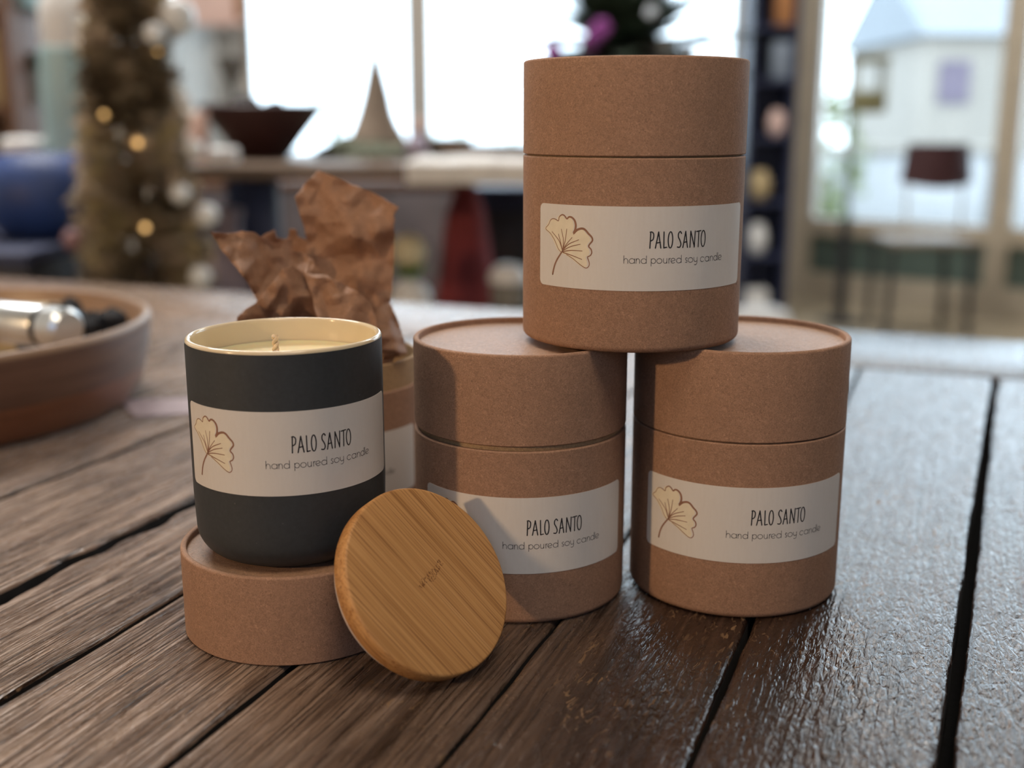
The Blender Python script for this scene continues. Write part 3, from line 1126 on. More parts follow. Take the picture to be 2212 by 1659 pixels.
def cyl_between(name, p, q, r, mats, label, cat, group=None, band=None, zup=True):
    p, q = Vector(p), Vector(q)
    d = q - p
    ln = d.length
    rot = d.to_track_quat('Z', 'Y').to_matrix().to_4x4()
    tt_ = thing(name, label, cat, group=group)
    tt_.matrix_world = Matrix.Translation(p) @ rot
    bm = bmesh.new()
    lathe(bm, [(0, 0), (r - .002, 0), (r, .002), (r, ln * .72), (r * .97, ln * .73), (0, ln * .73)], 32, cap0=False, cap1=False)
    link('tin_body', bm, mats[0], tt_)
    bm = bmesh.new()
    lathe(bm, [(0, ln * .731), (r * .95, ln * .731), (r * .95, ln * .80), (0, ln * .80)], 32, cap0=False, cap1=False)
    link('collar', bm, mats[1], tt_)
    bm = bmesh.new()
    lathe(bm, [(0, ln * .801), (r, ln * .801), (r, ln - .003), (r - .003, ln), (0, ln)], 32, cap0=False, cap1=False)
    link('cap', bm, mats[0], tt_)
    return tt_


cyl_between('metal_tin', at(-40, 690, .80), at(150, 712, .755), 0.0145, (M_silver, M_black),
            'silvery tin with a black collar lying in the wooden bowl', 'tin')
cyl_between('metal_tin', (-0.500, 0.790, TZ + 0.040), (-0.400, 0.800, TZ + 0.036), 0.015, (M_silver, M_black),
            'plain silvery tin half cut off by the photo edge inside the wooden bowl', 'tin')
bm = bmesh.new()
box(bm, -.055, .055, -.016, .016, 0, .045, bev=.002)
o = link('small_carton', bm, M_tan, None, loc=(-0.408, 0.868, TZ + 0.0145))
o.rotation_euler = (0, 0, 0.1)
tag(o, 'tan paper carton standing at the back of the wooden bowl', 'box')
bm = bmesh.new()
for i in range(26):
    a, rr = random.uniform(0, 2 * PI), random.uniform(0, .04)
    c = Vector((rr * math.cos(a) * 0.85, rr * math.sin(a) * 1.3, random.uniform(.010, .046)))
    bmesh.ops.create_icosphere(bm, subdivisions=1, radius=random.uniform(.008, .016), matrix=Matrix.Translation(c))
o = link('incense_pieces', bm, M_char2, None, smooth=False, loc=(-0.320, 0.832, TZ + 0.0145))
tag(o, 'heap of black lumps at the right side of the wooden bowl', 'charcoal', kind='stuff')
# thin mauve patch put in for a pinkish reflection on the planks
bm = bmesh.new()
pts = [Vector(p) for p in ((-.315, .838, 0), (-.262, .845, 0), (-.245, .800, 0), (-.290, .790, 0))]
f0 = [bm.verts.new(p) for p in pts]
f1 = [bm.verts.new(p + Vector((0, 0, .0004))) for p in pts]
bm.faces.new(f0)
bm.faces.new(f1)
for i in range(4):
    j = (i + 1) % 4
    bm.faces.new((f0[i], f0[j], f1[j], f1[i]))
o = link('reflection_patch', bm, plain('mauve_reflection', (0.40, 0.31, 0.33), .6), None, loc=(0.03, -0.03, TZ + 0.0001))
tag(o, 'thin mauve patch standing in for a pink reflection on the planks beside the wooden bowl', 'patch')

# ---------------------------------------------------------------- room
X_L, Y_B, Y_F, ZC = -3.3, 6.24, -3.2, 3.4
PC = Vector((1.502, 6.237, 0))
DV = Vector((0.783, -0.622, 0)).normalized()
NV = Vector((0.622, 0.783, 0)).normalized()   # outward
WL = 3.7                                      # door wall length
MD = Matrix((DV, NV, Vector((0, 0, 1)))).transposed().to_4x4()
MD.translation = PC
XR = (PC + DV * WL).x
YR = (PC + DV * WL).y


def struct(name, bm, m, parent=None, label=None, smooth=False):
    o = link(name, bm, m, parent, smooth=smooth)
    if not parent:
        o['kind'] = 'structure'
        if label:
            o['label'] = label
    return o


bm = bmesh.new()
box(bm, X_L - .2, XR + .2, Y_F - .2, Y_B + .15, -0.12, 0)
struct('floor', bm, M_floor, label='pale wooden shop floor')
bm = bmesh.new()
box(bm, X_L - .2, XR + .2, Y_F - .2, Y_B + .2, ZC, ZC + .1)
struct('ceiling', bm, M_ceil, label='pale shop ceiling')
W = [(-2.75, -1.56), (-1.41, -0.527), (-0.466, 1.20)]
ZS, ZT = 0.72, 3.0
bm = bmesh.new()
box(bm, X_L - .15, PC.x + .05, Y_B, Y_B + .15, 0, ZS)
box(bm, X_L - .15, PC.x + .05, Y_B, Y_B + .15, ZT, ZC)
xs = [X_L - .15] + [v for w in W for v in w] + [PC.x + .05]
for i in range(0, len(xs), 2):
    box(bm, xs[i], xs[i + 1], Y_B, Y_B + .15, ZS, ZT)
struct('wall_back', bm, M_wall, label='pale wall with the large shop windows')
bm = bmesh.new()
box(bm, X_L - .15, X_L, Y_F, Y_B, 0, ZC)
struct('wall_left', bm, M_wall, label='pale wall on the tree side of the shop')
bm = bmesh.new()
box(bm, XR, XR + .15, Y_F, YR + .1, 0, ZC)
struct('wall_right', bm, M_wall, label='pale side wall beyond the glazed front')
bm = bmesh.new()
box(bm, X_L - .15, XR + .15, Y_F - .15, Y_F, 0, ZC)
struct('wall_front', bm, M_wall, label='pale wall behind the photographer')
for i, (a, b) in enumerate(W):
    t = empty('window_%d' % (i + 1), ((a + b) / 2, Y_B + .05, ZS))
    t['kind'] = 'structure'
    t['label'] = ['curtained shop window behind the bronze tree', 'bright shop window behind the maroon bowl and felt cone',
                  'widest bright shop window, half hidden by the topmost tube'][i]
    w = (b - a) / 2
    bm = bmesh.new()
    fw = .03
    hh = ZT - ZS
    box(bm, -w, -w + fw, -.03, .03, 0, hh)
    box(bm, w - fw, w, -.03, .03, 0, hh)
    box(bm, -w + fw, w - fw, -.03, .03, 0, fw)
    box(bm, -w + fw, w - fw, -.03, .03, hh - fw, hh)
    struct('window_frame', bm, M_frame, t)
    bm = bmesh.new()
    box(bm, -w + fw, w - fw, -.004, .004, fw, hh - fw)
    struct('window_pane', bm, M_glass, t)
# glazed door front on the right, standing at an angle
UL = [(0.0, 0.125), (1.037, 1.142), (2.05, 2.15), (3.05, 3.15), (3.6, 3.7)]
bm = bmesh.new()
box(bm, 0, WL, 0, .14, 3.02, ZC, MD)
struct('wall_rightfront', bm, M_wall, label='wall strip above the glazed front')
bm = bmesh.new()
for a, b in UL:
    box(bm, a, b, 0, .10, 0, 3.02, MD)
box(bm, .125, 3.6, .002, .098, .358, .445, MD)
box(bm, .125, 3.6, .002, .098, 0, .156, MD)
box(bm, .125, 3.6, .002, .098, 2.94, 3.02, MD)
struct('trim_1', bm, M_frame, label='beige timber frame of the glazed shop front')
for i in range(4):
    a, b = UL[i][1], UL[i + 1][0]
    if b - a < .05:
        continue
    t = empty('window_%d' % (i + 4), (0, 0, 0))
    t.matrix_world = MD
    t['kind'] = 'structure'
    t['label'] = ['glazed front panel behind the maroon chair and black lantern stand', 'glazed front panel at the right photo edge',
                  'glazed front panel beyond the right photo edge', 'last narrow glazed front panel'][i]
    bm = bmesh.new()
    box(bm, a + .002, b - .002, .046, .054, .446, 2.939)
    struct('window_pane', bm, M_glass, t)
    bm = bmesh.new()
    box(bm, a + .002, b - .002, .03, .07, .157, .357)
    o = struct('lower_panel', bm, M_green, t)
    o['label'] = 'dark green infill board'
# curtain in front of window_1
bm = bmesh.new()
nx = 90
rows = []
for i in range(nx + 1):
    x = -2.78 + 1.36 * i / nx
    y = Y_B - .09 + .022 * math.sin(i * .9) + .008 * math.sin(i * 2.3)
    rows.append([bm.verts.new((x, y, z)) for z in (.60, .95, 1.3, 1.585)])
for A, B in zip(rows[:-1], rows[1:]):
    for j in range(3):
        bm.faces.new((A[j], B[j], B[j + 1], A[j + 1]))
o = link('curtain', bm, M_sheer, None)
tag(o, 'sheer greyish white curtain hanging before the window behind the bronze tree', 'curtain')
bm = bmesh.new()
box(bm, -.17, .17, -.006, .006, 0, .20, bev=.002)
p = at(455, 55, 6.0)
o = link('hanging_poster', bm, M_pink, None, loc=(p.x, 6.0, p.z))
tag(o, 'pale pink poster hanging before the curtain', 'poster')
bm = bmesh.new()
box(bm, -.022, .022, -.006, .006, 0, .2, bev=.002)
p = at(520, 40, 5.99)
o = link('hanging_ribbon', bm, M_orange, None, loc=(p.x, 5.99, p.z))
tag(o, 'narrow orange banner hanging beside the pink poster', 'banner')

# ---------------------------------------------------------------- second table with display
DT = 0.866
t = thing('display_table', 'wooden display table with thick slab top behind the crumpled paper', 'table')
bm = bmesh.new()
box(bm, -.74, .30, 2.2, 2.98, DT - .026, DT, bev=.005)
link('slab_top', bm, M_slab, t)
for (x, y) in ((-.500, 2.33), (.20, 2.33), (-.68, 2.88), (.22, 2.88)):
    bm = bmesh.new()
    box(bm, x - .028, x + .028, y - .028, y + .028, 0.001, DT - .027, bev=.004)
    link('leg', bm, M_navy, t)

# bowl on it
p = at(570, 335, 2.6)
t = thing('display_bowl', 'dark maroon flared bowl heaped with black stones on the display table', 'bowl', (p.x, 2.6, DT + .001))
t.scale = (.83, .83, .83)
bm = bmesh.new()
lathe(bm, [(0, 0), (.060, 0), (.066, .004), (.110, .062), (.150, .112), (.166, .138), (.162, .142), (.145, .118), (.10, .064), (.05, .016), (0, .014)], 64, cap0=False, cap1=False)
link('bowl_body', bm, M_maroonwood, t)
bx_, by_ = p.x, 2.6
for i, (dx, dy, dz, r) in enumerate(((-.035, .0, .135, .042), (.03, .03, .128, .036), (-.085, .02, .118, .032), (.085, -.01, .116, .030), (0, -.06, .112, .034), (.01, .085, .114, .032), (.062, .05, .122, .028), (-.05, .065, .116, .030))):
    bm = bmesh.new()
    bmesh.ops.create_icosphere(bm, subdivisions=3, radius=r)
    for v in bm.verts:
        v.co *= 1 + .22 * mnoise.noise(v.co * 28 + Vector((i * 3, 0, 0)))
        v.co.z *= .8
    o = link('dark_stone', bm, M_char2, None, loc=(bx_ + .83 * dx, by_ + .83 * dy, DT + .83 * dz))
    o.scale = (.83, .83, .83)
    tag(o, 'rough black stone heaped in the dark maroon display bowl', 'stone', 'black stones in the maroon bowl')

# felt cone (gnome like hat) on moss
p = at(815, 330, 2.68)
t = thing('felt_cone', 'tall taupe felt cone with thin green tip on a grey green moss base', 'decoration', (p.x, 2.68, DT + .001))
t.scale = (.83, .83, .83)
bm = bmesh.new()
lathe(bm, [(0, 0), (.085, 0), (.092, .006), (.082, .045), (.060, .088), (.048, .12), (.036, .17), (.024, .22), (.013, .265), (.009, .28), (0, .282)], 40, cap0=False, cap1=False,
      wob=lambda a, z: 1 + .04 * math.sin(a * 3 + z * 40))
link('felt_body', bm, M_felt, t)
bm = bmesh.new()
tube(bm, [(0, 0, .275), (.002, 0, .32), (-.001, 0, .365)], .004, 8, radii=[.0075, .005, .003])
link('green_tip', bm, M_leafg, t)
bm = bmesh.new()
bmesh.ops.create_icosphere(bm, subdivisions=4, radius=1.0)
for v in bm.verts:
    k = 1 + .25 * mnoise.noise(v.co * 3.0)
    v.co = Vector((v.co.x * .150 * k - .02, v.co.y * .12 * k, max(0, v.co.z) * .058 * (1 + .4 * mnoise.noise(v.co * 6))))
link('moss_base', bm, M_moss, t)


def ornament(px, py, Y, r, m, label, base=DT, name='bauble_ornament', cat='ornament', group=None):
    p_ = at(px, py, Y)
    bm = bmesh.new()
    ball(bm, Vector((0, 0, r)), r)
    o = link(name, bm, m, None, loc=(p_.x, Y, base + .001))
    return tag(o, label, cat, group)


ornament(900, 290, 2.55, .026, M_lav, 'lavender ball lying right of the felt cone')
p = at(905, 262, 3.28)
t = thing('perfume_bottle', 'small pink-topped bottle right of the felt cone', 'bottle', (at(905, 262, 2.78).x, 2.78, DT + .001))
t.scale = (.83, .83, .83)
bm = bmesh.new()
lathe(bm, [(0, 0), (.026, 0), (.028, .004), (.028, .05), (.012, .064), (.012, .07), (0, .07)], 24, cap0=False, cap1=False)
link('flask', bm, M_lav, t)
bm = bmesh.new()
lathe(bm, [(0, .0705), (.016, .0705), (.018, .09), (.010, .108), (0, .11)], 24, cap0=False, cap1=False)
link('stopper', bm, M_pink, t)
p = at(965, 280, 3.1)
t = thing('stone_bowl', 'low grey stone dish beyond the white cloth on the display table', 'dish', (at(965, 280, 2.74).x, 2.74, DT + .001))
t.scale = (.8, .8, .8)
bm = bmesh.new()
lathe(bm, [(0, 0), (.045, 0), (.07, .025), (.08, .055), (.074, .055), (.06, .025), (0, .012)], 32, cap0=False, cap1=False)
link('dish_body', bm, M_grey, t)
p = at(1050, 305, 2.62)
bm = bmesh.new()
box(bm, -.10, .10, -.06, .06, 0, .03, bev=.006)
o = link('wood_block', bm, M_slab, None, loc=(p.x, 2.66, DT + .001))
tag(o, 'flat brown wood block behind the white cloth', 'block')
# white cloth
bm = bmesh.new()
nu, nv = 40, 40
g = []
for i in range(nu + 1):
    row = []
    for j in range(nv + 1):
        x = -.20 + .44 * i / nu
        s = -.04 + .36 * j / nv
        y = 2.190 + max(0, s)
        z = DT + .004 + .012 * abs(mnoise.noise(Vector((x * 9, s * 9, 2)))) + .004 * mnoise.noise(Vector((x * 30, s * 30, 5)))
        if s < 0:
            z = DT + .006 + s
        row.append(bm.verts.new((x, y, z)))
    g.append(row)
for i in range(nu):
    for j in range(nv):
        bm.faces.new((g[i][j], g[i + 1][j], g[i + 1][j + 1], g[i][j + 1]))
o = link('white_cloth', bm, M_cloth, None)
tag(o, 'white cloth spread over the near end of the display table', 'cloth')
md = o.modifiers.new('thickness', 'SOLIDIFY')
md.thickness = .002
md.offset = 1
# goblet, jars
p = at(480, 190, 2.84)
t = thing('goblet', 'dark goblet-shaped candle holder standing behind the maroon bowl', 'candle holder', (p.x + .02, 2.86, DT + .001))
t.scale = (.84, .84, .84)
bm = bmesh.new()
lathe(bm, [(0, 0), (.035, 0), (.036, .006), (.008, .014), (.006, .12), (.008, .19), (.030, .235), (.042, .275), (.038, .275), (.024, .235), (0, .205)], 32, cap0=False, cap1=False)
link('stem_cup', bm, M_grey, t)
p = at(425, 300, 2.5)
t = thing('candle_jar', 'pale pink jar standing left of the maroon bowl', 'jar', (p.x + .004, 2.5, DT + .001))
t.scale = (.85, .85, .85)
bm = bmesh.new()
lathe(bm, [(0, 0), (.026, 0), (.028, .004), (.028, .115), (.025, .12), (0, .12)], 24, cap0=False, cap1=False)
link('jar_body', bm, M_pink, t)
p = at(478, 335, 2.3)
t = thing('candle_jar', 'low white jar in front of the maroon bowl', 'jar', (p.x, 2.32, DT + .001))
t.scale = (.85, .85, .85)
bm = bmesh.new()
lathe(bm, [(0, 0), (.034, 0), (.036, .004), (.036, .030), (.030, .036), (0, .036)], 24, cap0=False, cap1=False)
link('jar_body', bm, M_white, t)

# things under / before the display table
p = at(470, 500, 2.5)
t = thing('lavender_bag', 'lavender grey cloth bag standing under the display table', 'bag', (p.x, 2.5, .001))
bm = bmesh.new()
lathe(bm, [(0, 0), (.095, 0), (.105, .03), (.098, .35), (.085, .62), (.050, .72), (.058, .76), (.040, .765), (0, .74)], 40, cap0=False, cap1=False,
      wob=lambda a, z: 1 + .06 * math.sin(a * 5 + z * 6))
link('bag_body', bm, M_lav, t)
p = at(1005, 560, 2.6)
t = thing('red_felt_cone', 'tall deep red felt cone standing on the floor under the display table', 'decoration', (p.x, 2.66, .001))
bm = bmesh.new()
lathe(bm, [(0, 0), (.135, 0), (.140, .02), (.105, .35), (.072, .56), (.045, .74), (.018, .81), (0, .815)], 48, cap0=False, cap1=False,
      wob=lambda a, z: 1 + .05 * math.sin(a * 4 + z * 9))
link('felt_body', bm, M_red, t)
p = at(1092, 470, 3.0)
t = thing('black_crate', 'tall black crate standing beside the red felt cone', 'crate', (p.x + .05, 3.1, .001))
bm = bmesh.new()
box(bm, -.14, .14, -.12, .12, 0, .78, bev=.006)
link('crate_body', bm, M_navy, t)
for k in range(3):
    bm = bmesh.new()
    box(bm, -.13, .13, -.128, -.1205, .06 + k * .24, .24 + k * .24, bev=.003)
    link('front_board', bm, M_black, t)
# little stool with white vase
p = at(893, 640, 2.45)
sx_, sy_ = p.x, 2.37
t = thing('plant_stool', 'dark round stool carrying the white vase', 'stool', (sx_, sy_, .001))
bm = bmesh.new()
lathe(bm, [(0, .515), (.085, .515), (.088, .52), (.088, .535), (.085, .54), (0, .54)], 40, cap0=False, cap1=False)
link('seat', bm, M_shelf, t)
for k in range(3):
    a = 2 * PI * k / 3 + .5
    bm = bmesh.new()
    tube(bm, [(.06 * math.cos(a), .06 * math.sin(a), .514), (.095 * math.cos(a), .095 * math.sin(a), 0.002)], .009, 10)
    link('leg', bm, M_black, t)
t = thing('flower_vase', 'round white vase with a cream flower and green collar on the dark stool', 'vase', (sx_, sy_, .542))
bm = bmesh.new()
lathe(bm, [(0, 0), (.025, 0), (.041, .018), (.046, .042), (.040, .066), (.024, .082), (.02, .086), (.016, .082), (0, .07)], 36, cap0=False, cap1=False)
link('vase_body', bm, M_white, t)
for k in range(6):
    a = 2 * PI * k / 6
    bm = bmesh.new()
    c, s = math.cos(a), math.sin(a)
    vs = []
    for (r, w, z) in ((.008, .006, .088), (.024, .016, .104), (.040, .010, .110), (.048, .001, .104)):
        vs.append((bm.verts.new((r * c - w * s, r * s + w * c, z)), bm.verts.new((r * c + w * s, r * s - w * c, z))))
    for A, B in zip(vs[:-1], vs[1:]):
        bm.faces.new((A[0], A[1], B[1], B[0]))
    bmesh.ops.solidify(bm, geom=bm.faces[:], thickness=.001)
    link('leaf', bm, M_leafg, t)
bm = bmesh.new()
ball(bm, Vector((0, 0, .142)), .036, sc3=(1, 1, 1))
for v in bm.verts:
    v.co *= 1 + .06 * mnoise.noise(v.co * 90)
link('flower_head', bm, plain('cream_petals', (0.62, 0.55, 0.36), 0.8, 0.15, 60), t)
p = at(1098, 620, 2.3)
t = thing('stoneware_jug', 'grey jug with white domed lid on a black stand beside the red cone', 'jug', (p.x, 2.4, .561))
bm = bmesh.new()
lathe(bm, [(0, 0), (.030, 0), (.038, .012), (.038, .045), (.030, .056), (0, .056)], 32, cap0=False, cap1=False)
link('jug_body', bm, M_grey, t)
bm = bmesh.new()
lathe(bm, [(0, .0565), (.042, .0565), (.040, .075), (.026, .092), (0, .098)], 32, cap0=False, cap1=False)
link('domed_lid', bm, M_white, t)
t = thing('jug_stand', 'slim black stand under the grey jug', 'stand', (p.x, 2.4, .001))
bm = bmesh.new()
lathe(bm, [(0, 0), (.08, 0), (.08, .012), (.014, .02), (.014, .54), (.055, .545), (.055, .558), (0, .558)], 32, cap0=False, cap1=False)
link('stand_body', bm, M_black, t)

t = thing('low_cabinet', 'long low dark cabinet under the windows behind the display table', 'cabinet', (-.55, 5.4, .001))
bm = bmesh.new()
box(bm, -1.1, 1.1, -.25, .25, 0, .66, bev=.005)
M_cab = plain('dusky_cabinet_paint', (0.085, 0.070, 0.075), .6, .25, 5)
link('carcass', bm, M_cab, t)
bm = bmesh.new()
box(bm, -1.12, 1.12, -.27, .26, .661, .69, bev=.004)
link('top_board', bm, M_shelf, t)
for k in range(4):
    bm = bmesh.new()
    box(bm, -1.08 + k * .54, -.56 + k * .54, -.263, -.2505, .08, .64, bev=.003)
    link('door', bm, M_cab, t)

# ---------------------------------------------------------------- bronze Christmas tree
TX, TY = at(297, 400, 2.0).x, 2.0
tree = thing('christmas_tree', 'slim bronze Christmas tree with warm lights left of the display table', 'christmas tree', (TX, TY, .001))
bm = bmesh.new()
tube(bm, [(0, 0, .012), (0, 0, 1.22)], .012, 10)
link('trunk', bm, M_trunk, tree)
bm = bmesh.new()
lathe(bm, [(0, 0), (.11, 0), (.11, .01), (.02, .02), (.02, .06), (0, .06)], 32, cap0=False, cap1=False)
link('tree_base', bm, M_black, tree)


def tree_r(z):
    return min(.112, .113 * max(0.0, 1.62 - z) + .012) * min(1.0, max(.15, (1.30 - z) / .12))


bm = bmesh.new()
tl = bm.verts.layers.float.new('tint')
for i in range(1900):
    z = random.uniform(.14, 1.22)
    a = random.uniform(0, 2 * PI)
    R0 = tree_r(z) * random.uniform(.72, 1.08) * (1 + .22 * mnoise.noise(Vector((math.cos(a) * 1.5, math.sin(a) * 1.5, z * 7))))
    tip = Vector((R0 * math.cos(a), R0 * math.sin(a), z + random.uniform(-.02, .03)))
    root = Vector((0, 0, z - .03)).lerp(tip, .35)
    d = (tip - root)
    tint = min(1, max(0, .50 + 1.5 * mnoise.noise(Vector((tip.x * 11, tip.y * 11, z * 11))) + random.uniform(-.12, .12)))
    sd = d.cross(Vector((0, 0, 1))).normalized()
    up = d.cross(sd).normalized()
    for k in range(9):
        q = .25 + .75 * k / 8
        base = root.lerp(tip, q)
        for s in (-1, 1):
            out = base + (sd * s * .8 + up * random.uniform(-.8, .8) + d.normalized() * .5).normalized() * .024
            w = d.normalized() * .0050
            vs = [bm.verts.new(base - w), bm.verts.new(base + w), bm.verts.new(out)]
            for v in vs:
                v[tl] = tint
            bm.faces.new(vs)
o = link('foliage', bm, M_tinsel, tree, smooth=False)
o['kind'] = 'stuff'


def treept(px, py, extra=0.0):
    p_ = at(px, py, TY - .08)
    z = p_.z
    r = tree_r(z) * 1.06 + extra
    dx = max(-r * .98, min(r * .98, p_.x * (TY - math.sqrt(max(0, r * r - 0))) / (TY - .08) - TX))
    dy = -math.sqrt(max(1e-6, r * r - dx * dx))
    return Vector((dx, dy, z))


for (px, py) in ((225, 250), (295, 310), (310, 490), (328, 110)):
    bm = bmesh.new()
    ball(bm, treept(px, py), .0052 if (px, py) in ((225, 250), (295, 310), (310, 490)) else .0028, 12, 8)
    link('light_bulb', bm, M_bulb, tree)
M_pearl = plain('pearl_glint', (0.72, 0.74, 0.74), 0.25, 0.03, 20, spec=0.7)
for (px, py, r) in ((368, 30, .030), (322, 72, .018), (425, 472, .020), (408, 602, .019), (398, 325, .016), (395, 220, .014), (372, 420, .016)):  # white balls put in to stand for out-of-focus glints
    bm = bmesh.new()
    ball(bm, treept(px, py, r * .7), r, 24, 14)
    link('glint_ball', bm, M_pearl, tree)

# ---------------------------------------------------------------- left hand corner: sideboard, pot, jars, shelf
t = thing('sideboard', 'low dark sideboard under the navy pot', 'sideboard', (-.96, 2.06, .001))
bm = bmesh.new()
box(bm, -.30, .155, -.16, .36, 0, .71, bev=.006)
link('carcass', bm, M_black, t)
bm = bmesh.new()
box(bm, -.31, .160, -.175, .37, .711, .735, bev=.004)
link('top_board', bm, M_navy, t)
for k in range(2):
    bm = bmesh.new()
    box(bm, -.29 + k * .222, -.075 + k * .222, -.172, -.1605, .09, .69, bev=.003)
    d = link('door', bm, M_navy, t)
    bm = bmesh.new()
    ball(bm, Vector((-.10 + k * .06, -.181, .42)), .010, 12, 8)
    link('knob', bm, M_silver, d)
SBZ = .7365
p = at(92, 430, 2.15)
t = thing('navy_pot', 'big glossy navy blue pot on the dark sideboard', 'pot', (p.x, 2.165, SBZ))
t.scale = (1.14, 1.14, 1.02)
bm = bmesh.new()
lathe(bm, [(0, 0), (.058, 0), (.072, .008), (.098, .05), (.100, .085), (.090, .122), (.070, .146), (.060, .150), (.054, .146), (.07, .12), (.08, .08), (.05, .02), (0, .015)], 56, cap0=False, cap1=False)
link('pot_body', bm, M_blue, t)
p = at(72, 310, 2.25)
t = thing('storage_jar', 'white lidded jar standing behind the navy pot', 'jar', (at(54, 310, 2.36).x - .004, 2.37, SBZ))
bm = bmesh.new()
lathe(bm, [(0, 0), (.042, 0), (.045, .004), (.045, .145), (.040, .150), (0, .150)], 32, cap0=False, cap1=False)
link('jar_body', bm, M_white, t)
bm = bmesh.new()
lathe(bm, [(0, .1505), (.047, .1505), (.047, .172), (.040, .180), (0, .182)], 32, cap0=False, cap1=False)
link('jar_lid', bm, M_white, t)
p = at(140, 200, 2.36)
t = thing('teal_canister', 'tall pale teal canister with domed white top near the sideboard end', 'canister', (at(150, 200, 2.36).x, 2.365, SBZ))
bm = bmesh.new()
lathe(bm, [(0, 0), (.052, 0), (.056, .004), (.057, .30), (.054, .350), (.048, .356), (0, .356)], 12, cap0=False, cap1=False)
link('canister_body', bm, M_teal, t)
bm = bmesh.new()
lathe(bm, [(0, .3565), (.047, .3565), (.049, .40), (.047, .435), (.034, .462), (0, .470)], 32, cap0=False, cap1=False)
o = link('domed_top', bm, M_white, t)
o['label'] = 'white domed top'
ornament(158, 510, 1.915, .018, plain('dusty_pink', (0.25, 0.14, 0.15), .6), 'dusty pink ball on the sideboard beside the navy pot', base=SBZ)
# book case behind
t = thing('bookcase', 'brown wooden bookcase at the left photo edge', 'bookcase', (-1.42, 2.78, .001))
bm = bmesh.new()
box(bm, -.46, .30, .14, .155, 0, 1.40)
link('back_panel', bm, M_shelf, t)
for x in (-.46, .28):
    bm = bmesh.new()
    box(bm, x, x + .022, -.14, .139, 0, 1.40, bev=.002)
    link('side_panel', bm, M_shelf, t)
for z in (.05, .50, .96, 1.175):
    bm = bmesh.new()
    box(bm, -.437, .279, -.13, .139, z, z + .022, bev=.002)
    link('shelf', bm, M_shelf, t)
p = at(22, 22, 2.78)
bm = bmesh.new()
box(bm, -.10, .075, -.08, .08, 0, .16, bev=.004)
o = link('teal_box', bm, M_teal, None, loc=(p.x, 2.78, 1.199))
tag(o, 'pale teal box on the bookcase at the top corner of the photo', 'box')
for k, (px, m, w, lab) in enumerate(((8, M_tan, .022, 'tan book on the bookcase shelf under the teal box'), (-30, M_orange, .02, 'burnt orange book beyond the tan one on the bookcase shelf'))):
    p = at(px, 110, 2.78)
    bm = bmesh.new()
    box(bm, -w, w, -.06, .06, 0, .17, bev=.002)
    o = link('book', bm, m, None, loc=(p.x, 2.78, .984))
    tag(o, lab, 'book', 'books on the brown bookcase')
p = at(5, 235, 2.5)
t = thing('white_globe', 'white globe on a dark stem at the left photo edge', 'lamp', (p.x - .005, 2.2, SBZ))
bm = bmesh.new()
lathe(bm, [(0, 0), (.03, 0), (.03, .006), (.006, .012), (.006, .21), (0, .21)], 20, cap0=False, cap1=False)
link('lamp_stem', bm, M_black, t)
bm = bmesh.new()
ball(bm, Vector((0, 0, .245)), .036)
link('globe_shade', bm, M_white, t)
p = at(58, 240, 2.38)
t = thing('small_succulent', 'dark green plant tuft on the bookcase shelf beside the tan book', 'plant', (at(72, 240, 2.75).x, 2.75, .983))
t.scale = (.6, .6, .6)
bm = bmesh.new()
lathe(bm, [(0, 0), (.03, 0), (.036, .14), (.032, .14), (0, .13)], 20, cap0=False, cap1=False)
link('plant_pot', bm, M_grey, t)
bm = bmesh.new()
for i in range(70):
    a, e = random.uniform(0, 2 * PI), random.uniform(.3, 1.4)
    d = Vector((math.cos(a) * math.cos(e), math.sin(a) * math.cos(e), math.sin(e)))
    tube(bm, [(0, 0, .13), Vector((0, 0, .13)) + d * .05, Vector((0, 0, .13)) + d * .09 + Vector((0, 0, -.01))], .004, 5, radii=[.003, .006, .001])
link('foliage', bm, M_darkleaf, t)

# ---------------------------------------------------------------- dark plant behind the top tube
p = at(1375, 30, 3.6)
t = thing('plant_stand', 'tall black plant stand carrying the purple flowering plant', 'stand', (p.x, 3.95, .001))
bm = bmesh.new()
lathe(bm, [(0, 0), (.16, 0), (.16, .015), (.03, .03), (.03, 1.02), (.14, 1.03), (.14, 1.05), (0, 1.05)], 32, cap0=False, cap1=False)
link('stand_body', bm, M_black, t)
t = thing('flowering_plant', 'dark leafy pot plant with purple flowers behind the topmost tube', 'plant', (p.x, 3.95, 1.052))
bm = bmesh.new()
lathe(bm, [(0, 0), (.09, 0), (.13, .13), (.12, .13), (0, .11)], 32, cap0=False, cap1=False)
link('plant_pot', bm, M_grey, t)
for k in range(95):
    a = random.uniform(0, 2 * PI)
    e = random.uniform(-.15, 1.25)
    ln = random.uniform(.26, .47)
    d = Vector((math.cos(a) * math.cos(e), math.sin(a) * math.cos(e), math.sin(e)))
    sd = d.cross(Vector((0, 0, 1))).normalized()
    b0 = Vector((0, 0, .12))
    bm = bmesh.new()
    vs = []
    for q in range(7):
        f = q / 6
        w = .060 * math.sin(PI * (0.08 + .9 * f))
        c = b0 + d * ln * f + Vector((0, 0, -.10 * f * f))
        vs.append((bm.verts.new(c - sd * w), bm.verts.new(c + Vector((0, 0, -.008))), bm.verts.new(c + sd * w)))
    for A, B in zip(vs[:-1], vs[1:]):
        bm.faces.new((A[0], A[1], B[1], B[0]))
        bm.faces.new((A[1], A[2], B[2], B[1]))
    bmesh.ops.solidify(bm, geom=bm.faces[:], thickness=.0015)
    link('leaf', bm, M_darkleaf, t)
